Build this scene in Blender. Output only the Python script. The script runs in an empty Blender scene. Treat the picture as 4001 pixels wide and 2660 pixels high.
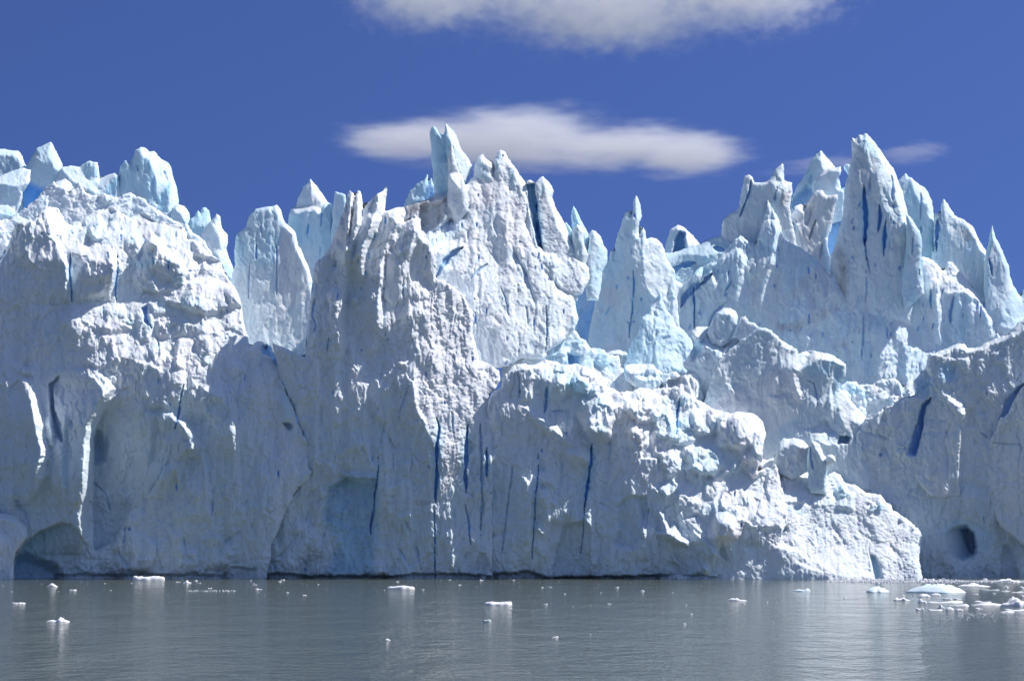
import bpy, math, random
import numpy as np
from mathutils import Vector

# ------------------------------------------------------------------ camera, sky, sun, exposure
scene = bpy.context.scene
COL = scene.collection
W0, H0 = 4001.0, 2660.0            # the photograph's frame, used as the unit for lengths below
FPX = 7468.0
CAMZ = 7.0
PITCH = math.atan((2071.0 - 1330.0) / FPX)
cam_data = bpy.data.cameras.new("camera")
cam = bpy.data.objects.new("camera", cam_data)
COL.objects.link(cam)
cam.location = (0, 0, CAMZ)
cam.rotation_euler = (math.pi / 2 + PITCH, 0, 0)
cam_data.sensor_width = 36.0
cam_data.lens = 36.0 * FPX / W0
cam_data.clip_start = 1.0
cam_data.clip_end = 30000.0
scene.camera = cam

SUN = Vector((0.60, 0.10, 0.78)).normalized()
sun_el = math.asin(SUN.z)
sun_az = math.atan2(SUN.x, SUN.y)
sd_ = bpy.data.lights.new("sun", 'SUN')
sd_.energy = 4.8
sd_.angle = math.radians(0.5)
sd_.color = (1.0, 0.965, 0.92)
so = bpy.data.objects.new("sun", sd_)
so.rotation_euler = SUN.to_track_quat('Z', 'Y').to_euler()
so.location = (100, 200, 300)
COL.objects.link(so)

world = bpy.data.worlds.new("World")
scene.world = world
world.use_nodes = True
nt = world.node_tree
nt.nodes.clear()
wo = nt.nodes.new('ShaderNodeOutputWorld')
bg = nt.nodes.new('ShaderNodeBackground')
sky = nt.nodes.new('ShaderNodeTexSky')
sky.sky_type = 'NISHITA'
sky.sun_disc = False
sky.sun_elevation = sun_el
sky.sun_rotation = sun_az
sky.altitude = 600
sky.air_density = 1.1
sky.dust_density = 0.3
sky.ozone_density = 3.0
# look the sky up a little higher than the true elevation: clear mountain air, no milky horizon
tc = nt.nodes.new('ShaderNodeTexCoord')
mp = nt.nodes.new('ShaderNodeVectorMath'); mp.operation = 'ADD'
mp.inputs[1].default_value = (0, 0, 0.30)
nm = nt.nodes.new('ShaderNodeVectorMath'); nm.operation = 'NORMALIZE'
grade = nt.nodes.new('ShaderNodeMix'); grade.data_type = 'RGBA'; grade.blend_type = 'MULTIPLY'
grade.inputs[0].default_value = 1.0
grade.inputs[7].default_value = (0.74, 0.79, 1.12, 1)
# deepest blue over the ice field to the south (+Y); unseen sky behind the camera made paler and brighter to lift the shaded ice
sxyz = nt.nodes.new('ShaderNodeSeparateXYZ')
nt.links.new(tc.outputs['Generated'], sxyz.inputs[0])
rmp = nt.nodes.new('ShaderNodeMapRange'); rmp.interpolation_type = 'SMOOTHSTEP'
rmp.inputs['From Min'].default_value = 0.75; rmp.inputs['From Max'].default_value = -0.25
nt.links.new(sxyz.outputs[1], rmp.inputs['Value'])
tone = nt.nodes.new('ShaderNodeMix'); tone.data_type = 'RGBA'
tone.inputs[6].default_value = (0.61, 0.71, 1.20, 1)
tone.inputs[7].default_value = (1.42, 1.27, 1.33, 1)
nt.links.new(rmp.outputs[0], tone.inputs[0])
nt.links.new(tone.outputs[2], grade.inputs[7])
nt.links.new(tc.outputs['Generated'], mp.inputs[0])
nt.links.new(mp.outputs[0], nm.inputs[0])
nt.links.new(nm.outputs[0], sky.inputs[0])
nt.links.new(sky.outputs[0], grade.inputs[6])
nt.links.new(grade.outputs[2], bg.inputs[0])
bg.inputs[1].default_value = 0.084
nt.links.new(bg.outputs[0], wo.inputs[0])

scene.view_settings.view_transform = 'Standard'
scene.view_settings.look = 'None'
scene.view_settings.gamma = 1.0
scene.view_settings.exposure = 0.06
scene.render.engine = 'CYCLES'
scene.cycles.max_bounces = 24
scene.cycles.diffuse_bounces = 4
scene.cycles.glossy_bounces = 3
scene.cycles.volume_bounces = 24
scene.cycles.volume_step_rate = 1.0
scene.cycles.sample_clamp_indirect = 6.0

rng = np.random.default_rng(7)

# ------------------------------------------------------------------ pixel <-> world helpers
CP, SP = math.cos(PITCH), math.sin(PITCH)

def world_pt(u, v, Y):
    """point on the ray through (u, v) of the photograph's frame at distance Y along +Y"""
    dx = (u - W0 / 2) / FPX
    dz = (H0 / 2 - v) / FPX
    wy = CP - dz * SP
    wz = SP + dz * CP
    t = Y / wy
    return dx * t, Y + 0 * t, CAMZ + wz * t

def on_water(u, v):
    dx = (u - W0 / 2) / FPX
    dz = (H0 / 2 - v) / FPX
    wy = CP - dz * SP
    wz = SP + dz * CP
    t = -CAMZ / wz
    return dx * t, wy * t, t

CROPS = {'A0': (0, 500), 'A1': (1000, 400), 'A2': (2000, 600), 'A3': (3000, 450),
         'B0': (0, 1400), 'B1': (1000, 1300), 'B2': (2000, 1300), 'B3': (3000, 1300)}

def P(crop, *pts):
    out = []
    if crop == 'F':
        for a, b in pts:
            out.append((a * 1.6967, b * 1.6967))
        return out
    ox, oy = CROPS[crop]
    for a, b in pts:
        out.append((ox + a * 0.63776, oy + b * 0.63776))
    return out

# ------------------------------------------------------------------ noise
_perm = rng.permutation(256)
_perm = np.concatenate([_perm, _perm, _perm])
_ang = rng.random(256) * 2 * np.pi
_gx, _gy = np.cos(_ang).astype(np.float32), np.sin(_ang).astype(np.float32)

def perlin(x, y, seed=0):
    xi = np.floor(x).astype(np.int32); yi = np.floor(y).astype(np.int32)
    xf = (x - xi).astype(np.float32); yf = (y - yi).astype(np.float32)
    xi = (xi + seed * 37) & 255; yi = (yi + seed * 71) & 255
    u = xf * xf * xf * (xf * (xf * 6 - 15) + 10)
    v = yf * yf * yf * (yf * (yf * 6 - 15) + 10)
    def g(a, b, dx, dy):
        h = _perm[_perm[(xi + a) & 255] + ((yi + b) & 255)]
        return _gx[h] * dx + _gy[h] * dy
    n00 = g(0, 0, xf, yf); n10 = g(1, 0, xf - 1, yf)
    n01 = g(0, 1, xf, yf - 1); n11 = g(1, 1, xf - 1, yf - 1)
    return ((n00 * (1 - u) + n10 * u) * (1 - v) + (n01 * (1 - u) + n11 * u) * v) * 1.5

def fbm(x, y, octv, seed=0, gain=0.5, ridged=False):
    s = np.zeros(x.shape, np.float32); a = 1.0; tot = 0
    c, sn = math.cos(0.6), math.sin(0.6)
    for k in range(octv):
        n = perlin(x, y, seed + k * 5)
        if ridged:
            n = 1 - 2 * np.abs(n)
        s += a * n; tot += a; a *= gain
        x, y = (c * x - sn * y) * 2.03, (sn * x + c * y) * 2.03
    return s / tot

def facets(x, y, seed, tilt, off):
    """worley cells, each a tilted plane: angular broken blocks"""
    r = np.random.default_rng(seed)
    J = r.random((256, 4)).astype(np.float32)
    xi = np.floor(x).astype(np.int32); yi = np.floor(y).astype(np.int32)
    best = np.full(x.shape, 9e9, np.float32); second = best.copy(); val = np.zeros(x.shape, np.float32)
    for a in (-1, 0, 1):
        for b in (-1, 0, 1):
            h = _perm[_perm[(xi + a + seed * 13) & 255] + ((yi + b) & 255)]
            cx = xi + a + J[h, 0]; cy = yi + b + J[h, 1]
            dx = x - cx; dy = y - cy
            d = dx * dx + dy * dy
            v = ((J[h, 2] - 0.5) * dx + (J[h, 3] - 0.5) * dy) * 2 * tilt + (J[h, 3] - 0.5) * off
            m = d < best
            second = np.where(m, best, np.minimum(second, d))
            best = np.where(m, d, best)
            val = np.where(m, v, val)
    edge = np.sqrt(second) - np.sqrt(best)
    return val, edge

G = 3.0
PX = 0.0375                        # metres per pixel at 280 m
U0, V0 = -702.0, 240.0
NU, NV = int((4700 - U0) / G), int((2340 - V0) / G)
uu, vv = np.meshgrid(U0 + G * np.arange(NU, dtype=np.float32), V0 + G * np.arange(NV, dtype=np.float32))

def sst(t):
    t = np.clip(t, 0, 1)
    return t * t * (3 - 2 * t)

# global relief fields, rolled by a random offset for every mass
def blur(A, n):
    for ax in (0, 1):
        c = np.cumsum(np.pad(A, [(n + 1, n) if k == ax else (0, 0) for k in (0, 1)], mode='wrap'), ax)
        A = (np.take(c, range(2 * n + 1, c.shape[ax]), ax) - np.take(c, range(0, c.shape[ax] - 2 * n - 1), ax)) / (2 * n + 1)
    return A.astype(np.float32)
wx = fbm(uu / 90, vv / 90, 3, 1) * 34
wy_ = fbm(uu / 90, vv / 90, 3, 2) * 34
wxs = fbm(uu / 22, vv / 22, 2, 3) * 7
f1, e1 = facets((uu + wx) / 105, (vv + wy_ + uu * .3) / 135, 3, 1.0, 0.6)
f2, e2 = facets((uu + wx * .7 + wxs) / 46, (vv + wy_ * .7 + uu * .3) / 56, 4, 1.0, 0.7)
f3, e3 = facets((uu + wx * .4 + wxs) / 20, (vv + wy_ * .4) / 22, 5, 1.0, 0.6)
f4, e4 = facets((uu + wxs) / 11, (vv + wxs) / 10, 8, 1.0, 0.5)
f1 = blur(f1, 1)
e1b, e2b, e3b = [1 - np.exp(-e * k) for e, k in ((blur(e1, 1), 5), (e2, 5), (e3, 5))]   # rounded boulders between joints
CRUM = sst(fbm(uu / 70, vv / 60, 3, 17) * 2.2 + .5)                  # where it has crumbled
RUB = (f1 * 0.95 + f2 * 0.34 * (.35 + CRUM) - .16 * e1b - .14 * e2b * (.2 + CRUM) + CRUM * (f3 * .15 - .13 * e3b + .05 * f4)
       + 0.9 * fbm(uu / 170, vv / 110, 3, 12) + 0.10 * fbm(uu / 26, vv / 18, 4, 9))
def terrace(n, k, edge):
    n = n * k
    fl = np.floor(n)
    return (fl + sst((n - fl - (1 - edge)) / edge)) / k
r1, q1 = facets((uu + wxs * 1.6 + vv * .25) / 21, (vv + wxs) / 12, 11, .5, .25)
r2, q2_ = facets((uu + wx * .3) / 60, (vv + wy_ * .3) / 44, 12, .6, .3)
RIPB = -.15 * (1 - np.exp(-q1 * 3)) + .05 * r1 + 0.09 * fbm(uu / 16, vv / 12, 3, 43)
RIP = RIPB + .16 * blur(r2, 2)
g1, h1 = facets((uu + wx * 1.3) / 150, (vv + wy_ * 2.4) / 420, 6, 1.0, 0.6)
g2, h2 = facets((uu + wx) / 64, (vv + wy_ * 1.6) / 150, 7, 1.0, 0.6)
g3, h3 = facets((uu + wx * .5 + wxs) / 30, (vv + wy_ * .8) / 52, 10, 1.0, 0.6)
flute = fbm((uu + wx * .8) / 70, vv / 520, 3, 15)
BRK = sst(fbm(uu / 260, vv / 260, 3, 35) * 2.6 + .45)                # where the face has freshly broken
c1_ = np.exp(-np.abs(perlin((uu + wx) / 75, (vv + wy_ * 2) / 230, 81)) * 26) * sst(fbm(uu / 150, vv / 260, 2, 82) * 3 + .4)
c2_ = np.exp(-np.abs(perlin((uu + wx) / 34, (vv + wy_) / 80, 83)) * 16) * sst(fbm(uu / 100, vv / 130, 2, 84) * 3 + .3)
ter = terrace(fbm((uu + wxs) / 150, (vv + wxs) / 300, 4, 85, .55), 6.0, .16)
ter2 = terrace(fbm((uu + wxs) / 80, (vv + wx * .3) / 60, 4, 86, .55), 5.0, .2)
SHA = (blur(blur(g1, 4), 2) * 0.9 + blur(g2, 1) * 0.42 * (.4 + BRK) + g3 * .13 * BRK + 0.5 * fbm(uu / 190, vv / 520, 2, 19) + 0.34 * flute - .2 * np.abs(flute)
       + 0.14 * fbm(uu / 34, vv / 100, 4, 21, .6) + 0.04 * fbm(uu / 11, vv / 18, 3, 25)
       + .32 * c1_ + .16 * c2_ + 1.5 * ter + .45 * ter2 * BRK + .07 * np.exp(-h3 * 14) * BRK)
RUB = RUB + .08 * c2_ + .34 * ter2 + .5 * (RIPB) + .05 * fbm(uu / 9, vv / 9, 2, 87)
BIG = 1.5 * fbm(uu / 420, vv / 420, 3, 51) + 0.5 * fbm(uu / 150, vv / 210, 3, 55)
JAG = 7.0 * fbm(uu / 55, vv / 55, 4, 61, 0.55) + 2.0 * fbm(uu / 12, vv / 12, 2, 66)
WIDN = fbm(uu / 40, vv / 60, 3, 77)
COLN = fbm(uu / 110, vv / 260, 5, 71, .6)

def poly_sdf(pts, x, y):
    """signed distance, positive inside"""
    p = np.asarray(pts, np.float32)
    d = np.full(x.shape, 1e12, np.float32)
    s = np.ones(x.shape, np.float32)
    n = len(p)
    j = n - 1
    for i in range(n):
        ex, ey = p[j][0] - p[i][0], p[j][1] - p[i][1]
        wxx, wyy = x - p[i][0], y - p[i][1]
        t = np.clip((wxx * ex + wyy * ey) / (ex * ex + ey * ey + 1e-9), 0, 1)
        bx, by = wxx - ex * t, wyy - ey * t
        d = np.minimum(d, bx * bx + by * by)
        c1 = y >= p[i][1]; c2 = y < p[j][1]; c3 = ex * wyy > ey * wxx
        flip = (c1 & c2 & c3) | (~c1 & ~c2 & ~c3)
        s = np.where(flip, -s, s)
        j = i
    return -s * np.sqrt(d)

def win(pts, pad):
    a = np.asarray(pts)
    i0 = max(0, int((a[:, 0].min() - pad - U0) / G)); i1 = min(NU, int((a[:, 0].max() + pad - U0) / G) + 2)
    j0 = max(0, int((a[:, 1].min() - pad - V0) / G)); j1 = min(NV, int((a[:, 1].max() + pad - V0) / G) + 2)
    return i0, i1, j0, j1

# ------------------------------------------------------------------ paint lists (what each face of the ice does)
def lit(c, pts, gx=0.35, gz=0.85, r=0.8, rip=0.0, fe=5, ice=None, bu=0.0):
    p = P(c, *pts)
    n = len(p)
    ar = abs(sum(p[k][0] * p[(k + 1) % n][1] - p[(k + 1) % n][0] * p[k][1] for k in range(n))) / 2
    pe = sum(math.dist(p[k], p[(k + 1) % n]) for k in range(n))
    b = 1.42 + 1.6 * math.exp(-(2 * ar / pe) / 22.0)      # narrow faces need a steeper pull to keep their lean
    gx, gz = gx * b, gz * b
    return dict(k='g', p=p, gx=gx, gz=gz, r=r, rip=rip, fe=fe, ice=ice, bu=bu)

def shade(c, pts, gx=-0.08, gz=0.04, r=0.0, rip=0.0, fe=6, ice=None):
    return dict(k='g', p=P(c, *pts), gx=gx, gz=gz, r=r, rip=rip, fe=fe, ice=ice)

def tint(c, pts, ice=0.0, deep=0.0, dirt=0.0, fe=20):  # dirt mixes in grey: debris streaks, also the darker cliff bases and recess
    return dict(k='t', p=P(c, *pts), ice=ice, deep=deep, dirt=dirt, fe=fe)

def push(c, pts, d, fe=8, a=None, b=None, deep=0.0, ice=0.0):
    q = P(c, *pts)
    if a is not None:
        a = P(c, a)[0]; b = P(c, b)[0]
    return dict(k='p', p=q, d=d, fe=fe, a=a, b=b, deep=deep, ice=ice)

def crack(c, pts, w, d, deep=0.9):
    return dict(k='c', p=P(c, *pts), w=w, d=d, deep=deep)

def ridge(c, pts, d, ws, wl):
    """a rib that stands out of the face; pts = its right hand edge from top to bottom"""
    q = P(c, *pts)
    xs = [a for a, b in q]; ys = [b for a, b in q]
    return dict(k='r', p=[(min(xs) - 2.5 * wl, min(ys)), (max(xs), max(ys))], e=q, d=d, ws=ws, wl=wl, fe=10)

def poisson(gu, gv, f0, lam):
    """screened poisson with mirrored borders; gu, gv = wanted change per grid step"""
    h, w = f0.shape
    rhs = lam * f0
    rhs[:, :-1] -= gu[:, :-1]; rhs[:, 1:] += gu[:, :-1]
    rhs[:-1, :] -= gv[:-1, :]; rhs[1:, :] += gv[:-1, :]
    e = np.concatenate([rhs, rhs[:, ::-1]], 1)
    e = np.concatenate([e, e[::-1]], 0)
    F = np.fft.rfft2(e)
    ky = 2 - 2 * np.cos(2 * np.pi * np.fft.fftfreq(2 * h))[:, None]
    kx = 2 - 2 * np.cos(2 * np.pi * np.fft.rfftfreq(2 * w))[None, :]
    F = F / (kx + ky + lam)
    return np.fft.irfft2(F, s=e.shape)[:h, :w].astype(np.float32)

def down2(a):
    return a[::2, ::2]

FLU = -.55 * np.abs(fbm((uu + wx) / 62, vv / 620, 3, 91, .55)) * 2 + .5 * fbm((uu + wx * .7) / 120, vv / 900, 2, 93) - .22 * np.abs(fbm((uu + wxs) / 26, (vv + wy_) / 260, 3, 95)) * 2

class roll:
    """a field shifted by an offset; it mirrors instead of wrapping, so that no seam shows"""
    def __init__(self, A, o):
        self.A, self.o = A, o
    def __getitem__(self, sl):
        out = self.A
        for ax in (0, 1):
            n = self.A.shape[ax]
            k = (np.arange(sl[ax].start, sl[ax].stop) + self.o[ax]) % (2 * n)
            out = np.take(out, np.where(k < n, k, 2 * n - 1 - k), ax)
        return out

STATS = []
def link_mesh(name, co, quads, attr, mat, smooth=True):
    me = bpy.data.meshes.new(name)
    me.vertices.add(len(co)); me.vertices.foreach_set('co', np.ascontiguousarray(co, np.float32).ravel())
    me.loops.add(quads.size); me.loops.foreach_set('vertex_index', np.ascontiguousarray(quads, np.int32).ravel())
    n = len(quads)
    me.polygons.add(n)
    me.polygons.foreach_set('loop_start', np.arange(0, 4 * n, 4, dtype=np.int32))
    me.polygons.foreach_set('loop_total', np.full(n, 4, np.int32))
    me.polygons.foreach_set('use_smooth', np.full(n, smooth, bool))
    if attr is not None:
        ca = me.color_attributes.new('ice', 'FLOAT_COLOR', 'POINT')
        ca.data.foreach_set('color', np.ascontiguousarray(attr, np.float32).ravel())
    me.update(calc_edges=True)
    me.materials.append(mat)
    o = bpy.data.objects.new(name, me)
    COL.objects.link(o)
    return o

def grid_cells(mask_in):
    """cells with at least one inside corner -> (quads as flat indices)"""
    m = mask_in
    c = m[:-1, :-1] | m[1:, :-1] | m[:-1, 1:] | m[1:, 1:]
    jj, ii = np.nonzero(c)
    w = m.shape[1]
    a = jj * w + ii
    return np.stack([a, a + w, a + w + 1, a + 1], 1)

def mass(name, label, cat, outline, Y, anchor, mat, gx=-0.06, gz=0.06, r=0.0, ice=0.15, deep=0.0, dirt=0.0,
         rim=26, rimd=None, sha=1.0, big=1.0, jag=1.0, thick=8.0, paints=(), group=None, L=900, rip=0.0, seed=0,
         kind=None, rimx=0.0, pits=0, flu=.35, lumps=()):
    rs = np.random.default_rng(1000 + seed + sum(map(ord, label)))
    off = (int(rs.integers(0, NV)), int(rs.integers(0, NU)))
    i0, i1, j0, j1 = win(outline, 24)
    x = uu[j0:j1, i0:i1]; y = vv[j0:j1, i0:i1]
    sl = (slice(j0, j1), slice(i0, i1))
    jg = roll(JAG, off)[sl] * jag
    if x.size > 60000:                        # distance at half resolution for the large ones
        xs, ys = down2(x), down2(y)
        s0 = poly_sdf(outline, xs, ys)
        s_ = np.repeat(np.repeat(s0, 2, 0), 2, 1)[:x.shape[0], :x.shape[1]].copy()
        # bilinear fill
        s_[:, 1:-1:2] = 0.5 * (s_[:, 0:-2:2] + s_[:, 2::2][:, :s_[:, 1:-1:2].shape[1]])
        s_[1:-1:2, :] = 0.5 * (s_[0:-2:2, :] + s_[2::2, :][:s_[1:-1:2, :].shape[0]])
        sd = s_
    else:
        sd = poly_sdf(outline, x, y)
    sd = sd + jg
    GX = np.full(x.shape, gx, np.float32); GZ = np.full(x.shape, gz, np.float32)
    R = np.full(x.shape, r, np.float32); RP = np.full(x.shape, rip, np.float32)
    cn = roll(COLN, off)[sl]
    ICE = np.clip(ice + cn * 0.75 * (0.22 + ice), 0, 1).astype(np.float32)
    DEEP = np.full(x.shape, deep, np.float32); DIRT = np.full(x.shape, dirt, np.float32)
    PUSH = np.zeros(x.shape, np.float32)
    wid = roll(WIDN, off)[sl]
    wob = roll(JAG, (off[1] % NV, off[0] % NU))[sl]
    for q in paints:
        a0, a1, b0, b1 = win(q['p'], max(q.get('fe', 6), q.get('w', 0) * 3) + 18)
        a0 = max(a0, i0); a1 = min(a1, i1); b0 = max(b0, j0); b1 = min(b1, j1)
        if a1 <= a0 or b1 <= b0:
            continue
        s2 = (slice(b0 - j0, b1 - j0), slice(a0 - i0, a1 - i0))
        px_, py_ = x[s2], y[s2]
        if q['k'] == 'r':
            ey_ = np.array([b for a, b in q['e']]); ex_ = np.array([a for a, b in q['e']])
            col = py_[:, 0]
            edge = np.interp(col, ey_, ex_) + wob[s2][:, 0] * .8
            tp = np.clip((col - ey_[0]) / (ey_[-1] - ey_[0]), 0, 1)
            env = np.sqrt(np.clip(np.sin(np.pi * tp), 0, 1)) * (.75 + .5 * np.sin(tp * 9 + ex_[0]) ** 2 * .5)
            t = edge[:, None] - px_ + cn[s2] * 6
            fade = np.clip((2.4 * q['wl'] - t) / q['wl'], 0, 1)
            prof = fade * np.where(t < 0, 0, np.where(t < q['ws'], sst(t / q['ws']), np.exp(-(t - q['ws']) / q['wl']) ))
            PUSH[s2] -= q['d'] * prof * env[:, None]
            continue
        if q['k'] == 'c':
            pts = q['p']; w = q['w']
            lens = [math.dist(pts[k], pts[k + 1]) for k in range(len(pts) - 1)]
            tot = sum(lens); acc = 0
            best = np.zeros(px_.shape, np.float32)
            wx2 = px_ + wob[s2] * .45 + cn[s2] * 8
            for k in range(len(pts) - 1):
                (ax, ay), (bx, by) = pts[k], pts[k + 1]
                ex, ey = bx - ax, by - ay
                t = np.clip(((wx2 - ax) * ex + (py_ - ay) * ey) / (ex * ex + ey * ey), 0, 1)
                dd = np.hypot(wx2 - ax - ex * t, py_ - ay - ey * t)
                s = (acc + t * lens[k]) / tot
                env = np.sqrt(np.clip(np.sin(np.pi * np.clip(s, .01, .99)), .02, 1))
                if q['deep'] < .26:               # a crease: one lip stands, the other side slopes back out
                    side = (ex * (py_ - ay) - ey * (wx2 - ax)) / math.hypot(ex, ey)
                    o_ = np.where(side > 0, np.exp(-dd / (w * 3.2)), np.exp(-dd / (w * .35)))
                    best = np.maximum(best, o_ * np.clip(1.2 - dd / (2.6 * w + 8), 0, 1) * env * .95 * np.clip(.6 + wid[s2], 0, 1.2))
                else:
                    ICE[s2] = np.maximum(ICE[s2], .95 * env * np.exp(-(dd / (w * 1.8 + 3)) ** 2) * q['deep'])
                    ww = w * .8 * env * np.clip(.8 + wid[s2] * 1.3, .15, 1.7) + .4
                    best = np.maximum(best, sst((1.1 - dd / ww) / 0.6) * .42)
                acc += lens[k]
            PUSH[s2] += best * q['d']
            DEEP[s2] = np.maximum(DEEP[s2], np.minimum(best * 1.6, 1) * q['deep'])
            continue
        ds = poly_sdf(q['p'], px_, py_) + (wob[s2] * 1.2 if q['k'] != 't' else wob[s2] * 2)
        fe = q['fe']
        al = sst(ds / (2 * fe) + 0.5)
        if q['k'] == 'g':
            for arr, val in ((GX, q['gx']), (GZ, q['gz']), (R, q['r']), (RP, q['rip'])):
                arr[s2] += (val - arr[s2]) * al
            if q.get('bu'):
                PUSH[s2] -= q['bu'] * sst((ds + 14) / 34)
            if q['ice'] is not None:
                ICE[s2] += (q['ice'] - ICE[s2]) * al
        elif q['k'] == 't':
            ICE[s2] += (q['ice'] - ICE[s2]) * al
            DEEP[s2] += (q['deep'] - DEEP[s2]) * al
            nn = np.clip(0.75 + cn[s2] * 1.5, 0, 1.3)
            DIRT[s2] += (q['dirt'] * nn - DIRT[s2]) * al
        elif q['k'] == 'p':
            am = al
            if q['a'] is not None:
                ax, ay = q['a']; bx, by = q['b']
                ex, ey = bx - ax, by - ay
                t = np.clip(((px_ - ax) * ex + (py_ - ay) * ey) / (ex * ex + ey * ey), 0, 1)
                am = al * (1 - t)
            PUSH[s2] += am * q['d']
            DEEP[s2] = np.maximum(DEEP[s2], am * q['deep'])
            ICE[s2] = np.maximum(ICE[s2], am * q['ice'])
    for (lp, ln, r0, r1, lh) in lumps:        # fallen blocks and broken seracs frozen into the slope
        la = np.asarray(lp); made = 0; tries = 0
        while made < ln and tries < ln * 30:
            tries += 1
            pu = rs.uniform(la[:, 0].min(), la[:, 0].max()); pv = rs.uniform(la[:, 1].min(), la[:, 1].max())
            if float(poly_sdf(lp, np.float32([[pu]]), np.float32([[pv]]))[0, 0]) < 0:
                continue
            rr = r0 + (r1 - r0) * rs.random() ** 2.2; asp = rs.uniform(.8, 1.9); th = rs.normal() * .45; pw = rs.uniform(2, 4.5); kk = rs.uniform(1.3, 3.2)
            hh = rr * PX * lh * rs.uniform(.5, 1.2); tx, ty = rs.normal() * .35, rs.normal() * .35
            ext = rr * asp * 1.35 + 10
            a0 = max(0, int((pu - ext - U0) / G) - i0); a1 = min(x.shape[1], int((pu + ext - U0) / G) - i0)
            b0 = max(0, int((pv - ext - V0) / G) - j0); b1 = min(x.shape[0], int((pv + ext - V0) / G) - j0)
            if a1 - a0 < 4 or b1 - b0 < 4:
                continue
            s3 = (slice(b0, b1), slice(a0, a1))
            dx_ = x[s3] - pu + wob[s3] * 1.1; dy_ = y[s3] - pv + cn[s3] * 16
            ua = (dx_ * math.cos(th) + dy_ * math.sin(th)) / rr; ub = (-dx_ * math.sin(th) + dy_ * math.cos(th)) / (rr * asp)
            q_ = (np.abs(ua) ** pw + np.abs(ub) ** pw) ** (1 / pw)
            PUSH[s3] -= hh * sst((1 - q_) * kk) * np.clip(1 + tx * ua + ty * ub, .2, 2)
            R[s3] *= 1 - .5 * sst((1 - q_) * 3)
            ICE[s3] = np.clip(ICE[s3] + (rs.random() - .45) * .5 * sst((1 - q_) * 4), 0, 1)
            made += 1
    if pits:
        a = np.asarray(outline)
        for k in range(pits):
            pu = rs.uniform(a[:, 0].min(), a[:, 0].max()); pv = rs.uniform(a[:, 1].min(), min(a[:, 1].max(), 2240))
            w_ = rs.uniform(1.8, 3.8); hh = w_ * rs.uniform(1.3, 5); sk = rs.uniform(-.25, .15)
            a0 = int((pu - 25 - U0) / G) - i0; a1 = a0 + 18; b0 = int((pv - 40 - V0) / G) - j0; b1 = b0 + 28
            if a0 < 0 or b0 < 0 or a1 > x.shape[1] or b1 > x.shape[0]:
                continue
            s3 = (slice(b0, b1), slice(a0, a1))
            q_ = np.hypot((x[s3] - pu - sk * (y[s3] - pv)) / w_, (y[s3] - pv) / hh)
            m_ = sst((1.25 - q_) / .7)
            PUSH[s3] += m_ * .45; DEEP[s3] = np.maximum(DEEP[s3], m_ * rs.uniform(.35, .95) * (1 - DIRT[s3]))
    st = PX * G * (Y / 280.0)
    f = poisson(GX * st, -GZ * st, np.zeros(x.shape, np.float32), (G / L) ** 2)
    au, av = P(*anchor)[0]
    ai = int(np.clip((au - U0) / G - i0, 0, x.shape[1] - 1)); aj = int(np.clip((av - V0) / G - j0, 0, x.shape[0] - 1))
    f = f - f[aj, ai] + Y
    # rims fall away behind
    rd = rimd if rimd is not None else rim * PX * 1.3
    qn = np.clip(1 - sd / rim, 0, 1)
    f_r = rd * (1 - np.sqrt(np.clip(1 - qn * qn * 0.97, 0, 1)))
    if rimx:                                  # broad rounding towards the sides of the mass
        q2 = np.clip(1 - sd / (rimx), 0, 1)
        f_r = f_r + rimx * PX * 0.55 * q2 * q2
    rim_damp = np.clip(sd / 8, 0.0, 1)
    det = (R * roll(RUB, off)[sl] * 0.72 + (1 - R) * sha * .8 * roll(SHA, off)[sl] + RP * .58 * roll(RIP, off)[sl]
           + flu * (1 - .7 * np.clip(R, 0, 1)) * (1 - .75 * np.clip(RP, 0, 1)) * roll(FLU, (off[0] // 2, off[1]))[sl] + big * roll(BIG, off)[sl] * (0.5 + 0.3 * R))
    f = f + f_r + det + PUSH
    gy, gxs = np.gradient(sd, G)
    gl = np.maximum(np.hypot(gxs, gy), 0.3)
    inside = sd > 0
    ox = np.where(inside, 0, -sd * gxs / (gl * gl)); oy = np.where(inside, 0, -sd * gy / (gl * gl))
    cl = G * 1.6
    ox = np.clip(ox, -cl, cl); oy = np.clip(oy, -cl, cl)
    X, Yw, Z = world_pt(x + ox, y + oy, f)
    quads = grid_cells(inside)
    used, inv = np.unique(quads, return_inverse=True)
    qf = inv.reshape(quads.shape)
    co = np.stack([X.ravel()[used], Yw.ravel()[used], Z.ravel()[used]], 1)
    at = np.stack([ICE.ravel()[used], DEEP.ravel()[used], DIRT.ravel()[used], np.ones(len(used))], 1)
    nf = len(used)
    # back: coarse, rounded, same outline
    kx = 4
    xb, yb, sb, fb = x[::kx, ::kx], y[::kx, ::kx], sd[::kx, ::kx], f[::kx, ::kx]
    gb, ga = np.gradient(sb, G * kx)
    gl = np.maximum(np.hypot(ga, gb), 0.3)
    inb = sb > 0
    oxb = np.where(inb, 0, -sb * ga / gl ** 2); oyb = np.where(inb, 0, -sb * gb / gl ** 2)
    oxb = np.clip(oxb, -G * kx * 1.5, G * kx * 1.5); oyb = np.clip(oyb, -G * kx * 1.5, G * kx * 1.5)
    wdt = max(4.0, thick / PX)
    qb = np.clip(sb / min(wdt, max(20, float(sb.max()) * 0.95)), 0, 1)
    fbk = fb + 0.05 + thick * np.sqrt(np.clip(1 - (1 - qb) ** 2, 0, 1)) * (qb > 0)
    Xb, Yb, Zb = world_pt(xb + oxb, yb + oyb, fbk)
    quads2 = grid_cells(inb)
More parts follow.
